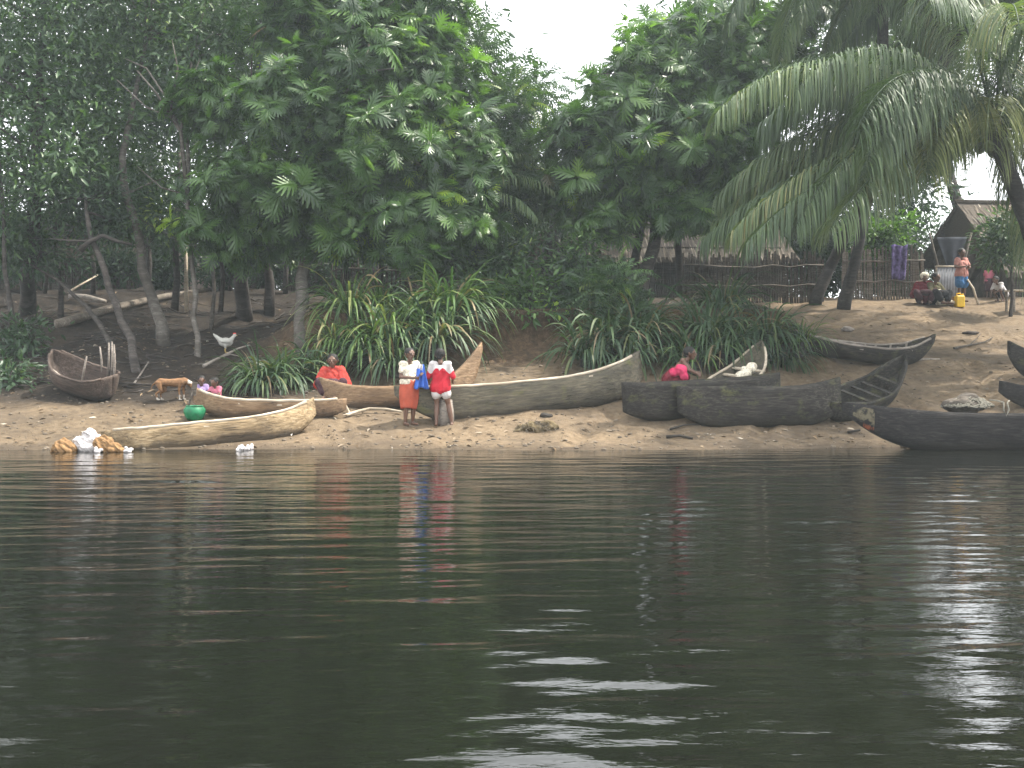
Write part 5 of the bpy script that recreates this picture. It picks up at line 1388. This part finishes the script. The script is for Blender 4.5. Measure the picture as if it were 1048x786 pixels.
# jerrycan, basin, white sack, poles, table at the village edge
g = gpx(982, 32.3)
root = thing('jerrycan', 'yellow plastic jerrycan standing in front of the person in pink', 'jerrycan', g, .1)
m2 = MB(); m2.box((0, 0, .17), (.26, .19, .34)); o = m2.build('body', M['yellow_plastic'], root, False); bv = o.modifiers.new('b', 'BEVEL'); bv.width = .035; bv.segments = 3
m2 = MB(); m2.tube([(-.09, 0, .33), (-.085, 0, .40), (.02, 0, .41), (.05, 0, .34)], .018, 7); m2.build('handle', M['yellow_plastic'], root)
m2 = MB(); m2.tube([(.09, 0, .33), (.09, 0, .40)], .03, 10); m2.build('cap', M['yellow_plastic'], root)
g = gpx(972, 32.7)
root = thing('basin', 'shallow tan basin on the ground left of the yellow jerrycan', 'basin', g)
m2 = MB(); V = []; prof_ = [(0, .16), (.02, .19), (.16, .29), (.18, .30), (.17, .28), (.04, .18), (.035, .01)]
for z, r in prof_:
    for j in range(24): V.append((r * math.cos(j * math.pi / 12), r * math.sin(j * math.pi / 12), z))
m2.add(V, [(i * 24 + j, i * 24 + (j + 1) % 24, (i + 1) * 24 + (j + 1) % 24, (i + 1) * 24 + j) for i in range(len(prof_) - 1) for j in range(24)] + [tuple(range(24))[::-1]])
m2.build('bowl', M['tan_sack'], root)
lump('white_sack', 'slumped white sack between the sitting pair and the yellow jerrycan', 'sack', gpx(963, 32.4), [((-.05, 0, .2), (.14, .13, .26)), ((.08, 0, .12), (.2, .14, .14)), ((.25, 0, .07), (.18, .12, .08))], 'cream_cloth', .04)
stick('pale pole leaning to the right of the person in pink', [gpx(1001, 32.7), P(996, 295, 32.8), P(990, 286, 32.9)], .035, .03, 'wood_rim', 'pole', cat='pole')
g = gpx(1044, 31.6)
root = thing('table', 'small rough table at the right edge by the squatting child', 'table', g, .1)
m2 = MB(); m2.box((0, 0, .62), (.7, .5, .04)); m2.build('table_top', M['wood_rim'], root, False)
for sx in (-1, 1):
    for sy in (-1, 1):
        m2 = MB(); m2.box((sx * .3, sy * .2, .3), (.05, .05, .6)); m2.build('leg', M['stick'], root, False)
lump('flat_stone', 'reddish flat stone on the upper sand right of the ribbed canoe', 'stone', Gp(993, 342), [((0, 0, .03), (.22, .13, .05)), ((.1, 0, .03), (.14, .1, .05))], 'wood_rust', .02)
lump('pale_stone', 'pale stone near the palm trunks at the top of the sand', 'stone', Gp(867, 339), [((0, 0, .05), (.16, .1, .08)), ((.1, 0, .03), (.1, .09, .06))], 'wood_grey', .03)

# ------------------------------------------------------------------ scattered dry leaves, twigs and pebbles (uncountable)
rng = np.random.default_rng(123)
n = 5200
px = rng.uniform(-40, 1100, n); d = 18.4 + 15.5 * rng.random(n) ** 1.35
x = (px - CX) / F * d
w_ = np.where(x < -3, 1.0, .6) * np.where(d < 19.6, .55, 1) * (.35 + 1.1 * np.clip(fbm(x * .7, d * .9, 3) + .3, 0, 1))
keep = (rng.random(n) < w_) & (d > shore(x) + .05)
x, d = x[keep], d[keep]; n = len(x)
pos = np.stack([x, d, H(x, d) + .012], 1)
lf = leaves('leaf_litter', 'simple', pos, np.stack([rng.normal(size=n), rng.normal(size=n), rng.normal(size=n) * .12], 1), np.stack([rng.normal(size=n) * .25, rng.normal(size=n) * .25 - .1, np.ones(n)], 1), rng.uniform(.05, .19, n), M['leaf_litter'], None, rng.random(n) ** 1.25, rng)
tag(lf, 'dry leaves and scraps scattered over sand and bank', 'litter', kind='stuff')
n = 1500
px = rng.uniform(-20, 1060, n); d = 18.4 + 8 * rng.random(n) ** 1.5; x = (px - CX) / F * d; kp = d > shore(x) + .0
x, d = x[kp], d[kp]
mb = MB()
for xx_, dd_ in zip(x, d):
    r = .012 + .03 * rng.random() ** 3; mb.ball((xx_, dd_, hz(xx_, dd_) + r * .2), (r * 1.3, r, r * .7), 3)
o = mb.build('pebbles', M['pebble']); tag(o, 'pebbles and crumbs of earth strewn on the sand', 'pebbles', kind='stuff')
# trailing twigs and roots over the shaded slope
mb = MB()
for k_ in range(260):
    px = rng.uniform(-20, 330); dd_ = rng.uniform(22.6, 31); q = gpx(px, dd_); a = rng.normal() * .6 + (0 if rng.random() < .5 else math.pi); L = rng.uniform(.25, 1.1)
    pts = []
    for i in range(5):
        xx_ = q[0] + math.cos(a) * L * i / 4 + rng.normal() * .03; yy_ = q[1] + math.sin(a) * L * i / 4 * .6
        pts.append((xx_, yy_, hz(xx_, yy_) + .02 + .06 * rng.random()))
    mb.tube(pts, np.linspace(.016, .006, 5), 4)
o = mb.build('twig_litter', M['bark']); tag(o, 'fallen twigs and roots covering the shaded slope', 'twigs', kind='stuff')

# ------------------------------------------------------------------ air, light, camera
HAZE = 0.0011
if HAZE:
    mb = MB(); mb.box((0, 55, 8), (160, 140, 24)); hz_o = mb.build('haze', None, None, False)  # added volume that lifts the blacks in place of lens glare
    mh = bpy.data.materials.new('glare_haze'); nt = nodes_of(mh)
    pv = N(nt, 'ShaderNodeVolumePrincipled'); pv.inputs['Color'].default_value = (.84, .95, 1, 1); pv.inputs['Density'].default_value = HAZE; pv.inputs['Anisotropy'].default_value = .35
    o_ = N(nt, 'ShaderNodeOutputMaterial'); nt.links.new(pv.outputs[0], o_.inputs['Volume'])
    hz_o.data.materials.append(mh); tag(hz_o, 'thin added haze over river and bank, standing in for lens glare', 'haze', kind='stuff')

SUN_EL, SUN_AZ = 58.0, 78.0       # azimuth from +y (away from the camera) towards +x (right)
w = bpy.data.worlds.new('World'); SC.world = w; w.use_nodes = True
nt = w.node_tree; nt.nodes.clear()
sky = N(nt, 'ShaderNodeTexSky'); sky.sky_type = 'NISHITA'; sky.sun_disc = False; sky.sun_elevation = deg(SUN_EL); sky.sun_rotation = deg(SUN_AZ)
sky.dust_density = 4; sky.air_density = 1.2
tc = N(nt, 'ShaderNodeTexCoord'); nz = noise(nt, tc.outputs['Generated'], 2.2, 5, .55)
cl = mixc(nt, ramp(nt, nz, [(.25, (.80, .80, .80)), (.6, (.97, .97, .97))]), sky.outputs[0], (13.0, 13.3, 13.6))
bgd = N(nt, 'ShaderNodeBackground'); bgd.inputs['Strength'].default_value = .12; nt.links.new(cl, bgd.inputs[0])
wo_ = N(nt, 'ShaderNodeOutputWorld'); nt.links.new(bgd.outputs[0], wo_.inputs[0])

sl = bpy.data.lights.new('Sun', 'SUN'); sl.energy = 5.0; sl.angle = deg(.6); sl.color = (1, .94, .84)
so = bpy.data.objects.new('Sun', sl); COL.objects.link(so)
sd_ = Vector((math.sin(deg(SUN_AZ)) * math.cos(deg(SUN_EL)), math.cos(deg(SUN_AZ)) * math.cos(deg(SUN_EL)), math.sin(deg(SUN_EL))))
so.rotation_euler = sd_.to_track_quat('Z', 'Y').to_euler(); so.location = (10, 10, 40)

cd = bpy.data.cameras.new('Camera'); co = bpy.data.objects.new('Camera', cd); COL.objects.link(co)
cd.sensor_fit = 'HORIZONTAL'; cd.sensor_width = 36; cd.lens = 36 * F / 1048.0; cd.shift_y = -(393 - HY) / 1048.0
cd.clip_start = .1; cd.clip_end = 2000
co.location = (0, 0, CH); co.rotation_euler = (math.pi / 2, 0, 0)
SC.camera = co
SC.view_settings.view_transform = 'Standard'; SC.view_settings.look = 'None'; SC.view_settings.exposure = 1.1; SC.view_settings.gamma = 1
SC.view_settings.use_curve_mapping = False
cy = SC.cycles
SC.render.engine = 'CYCLES'
cy.use_denoising = True; cy.max_bounces = 6; cy.diffuse_bounces = 4; cy.glossy_bounces = 3; cy.transmission_bounces = 3; cy.volume_bounces = 0; cy.transparent_max_bounces = 6
cy.sample_clamp_indirect = 6
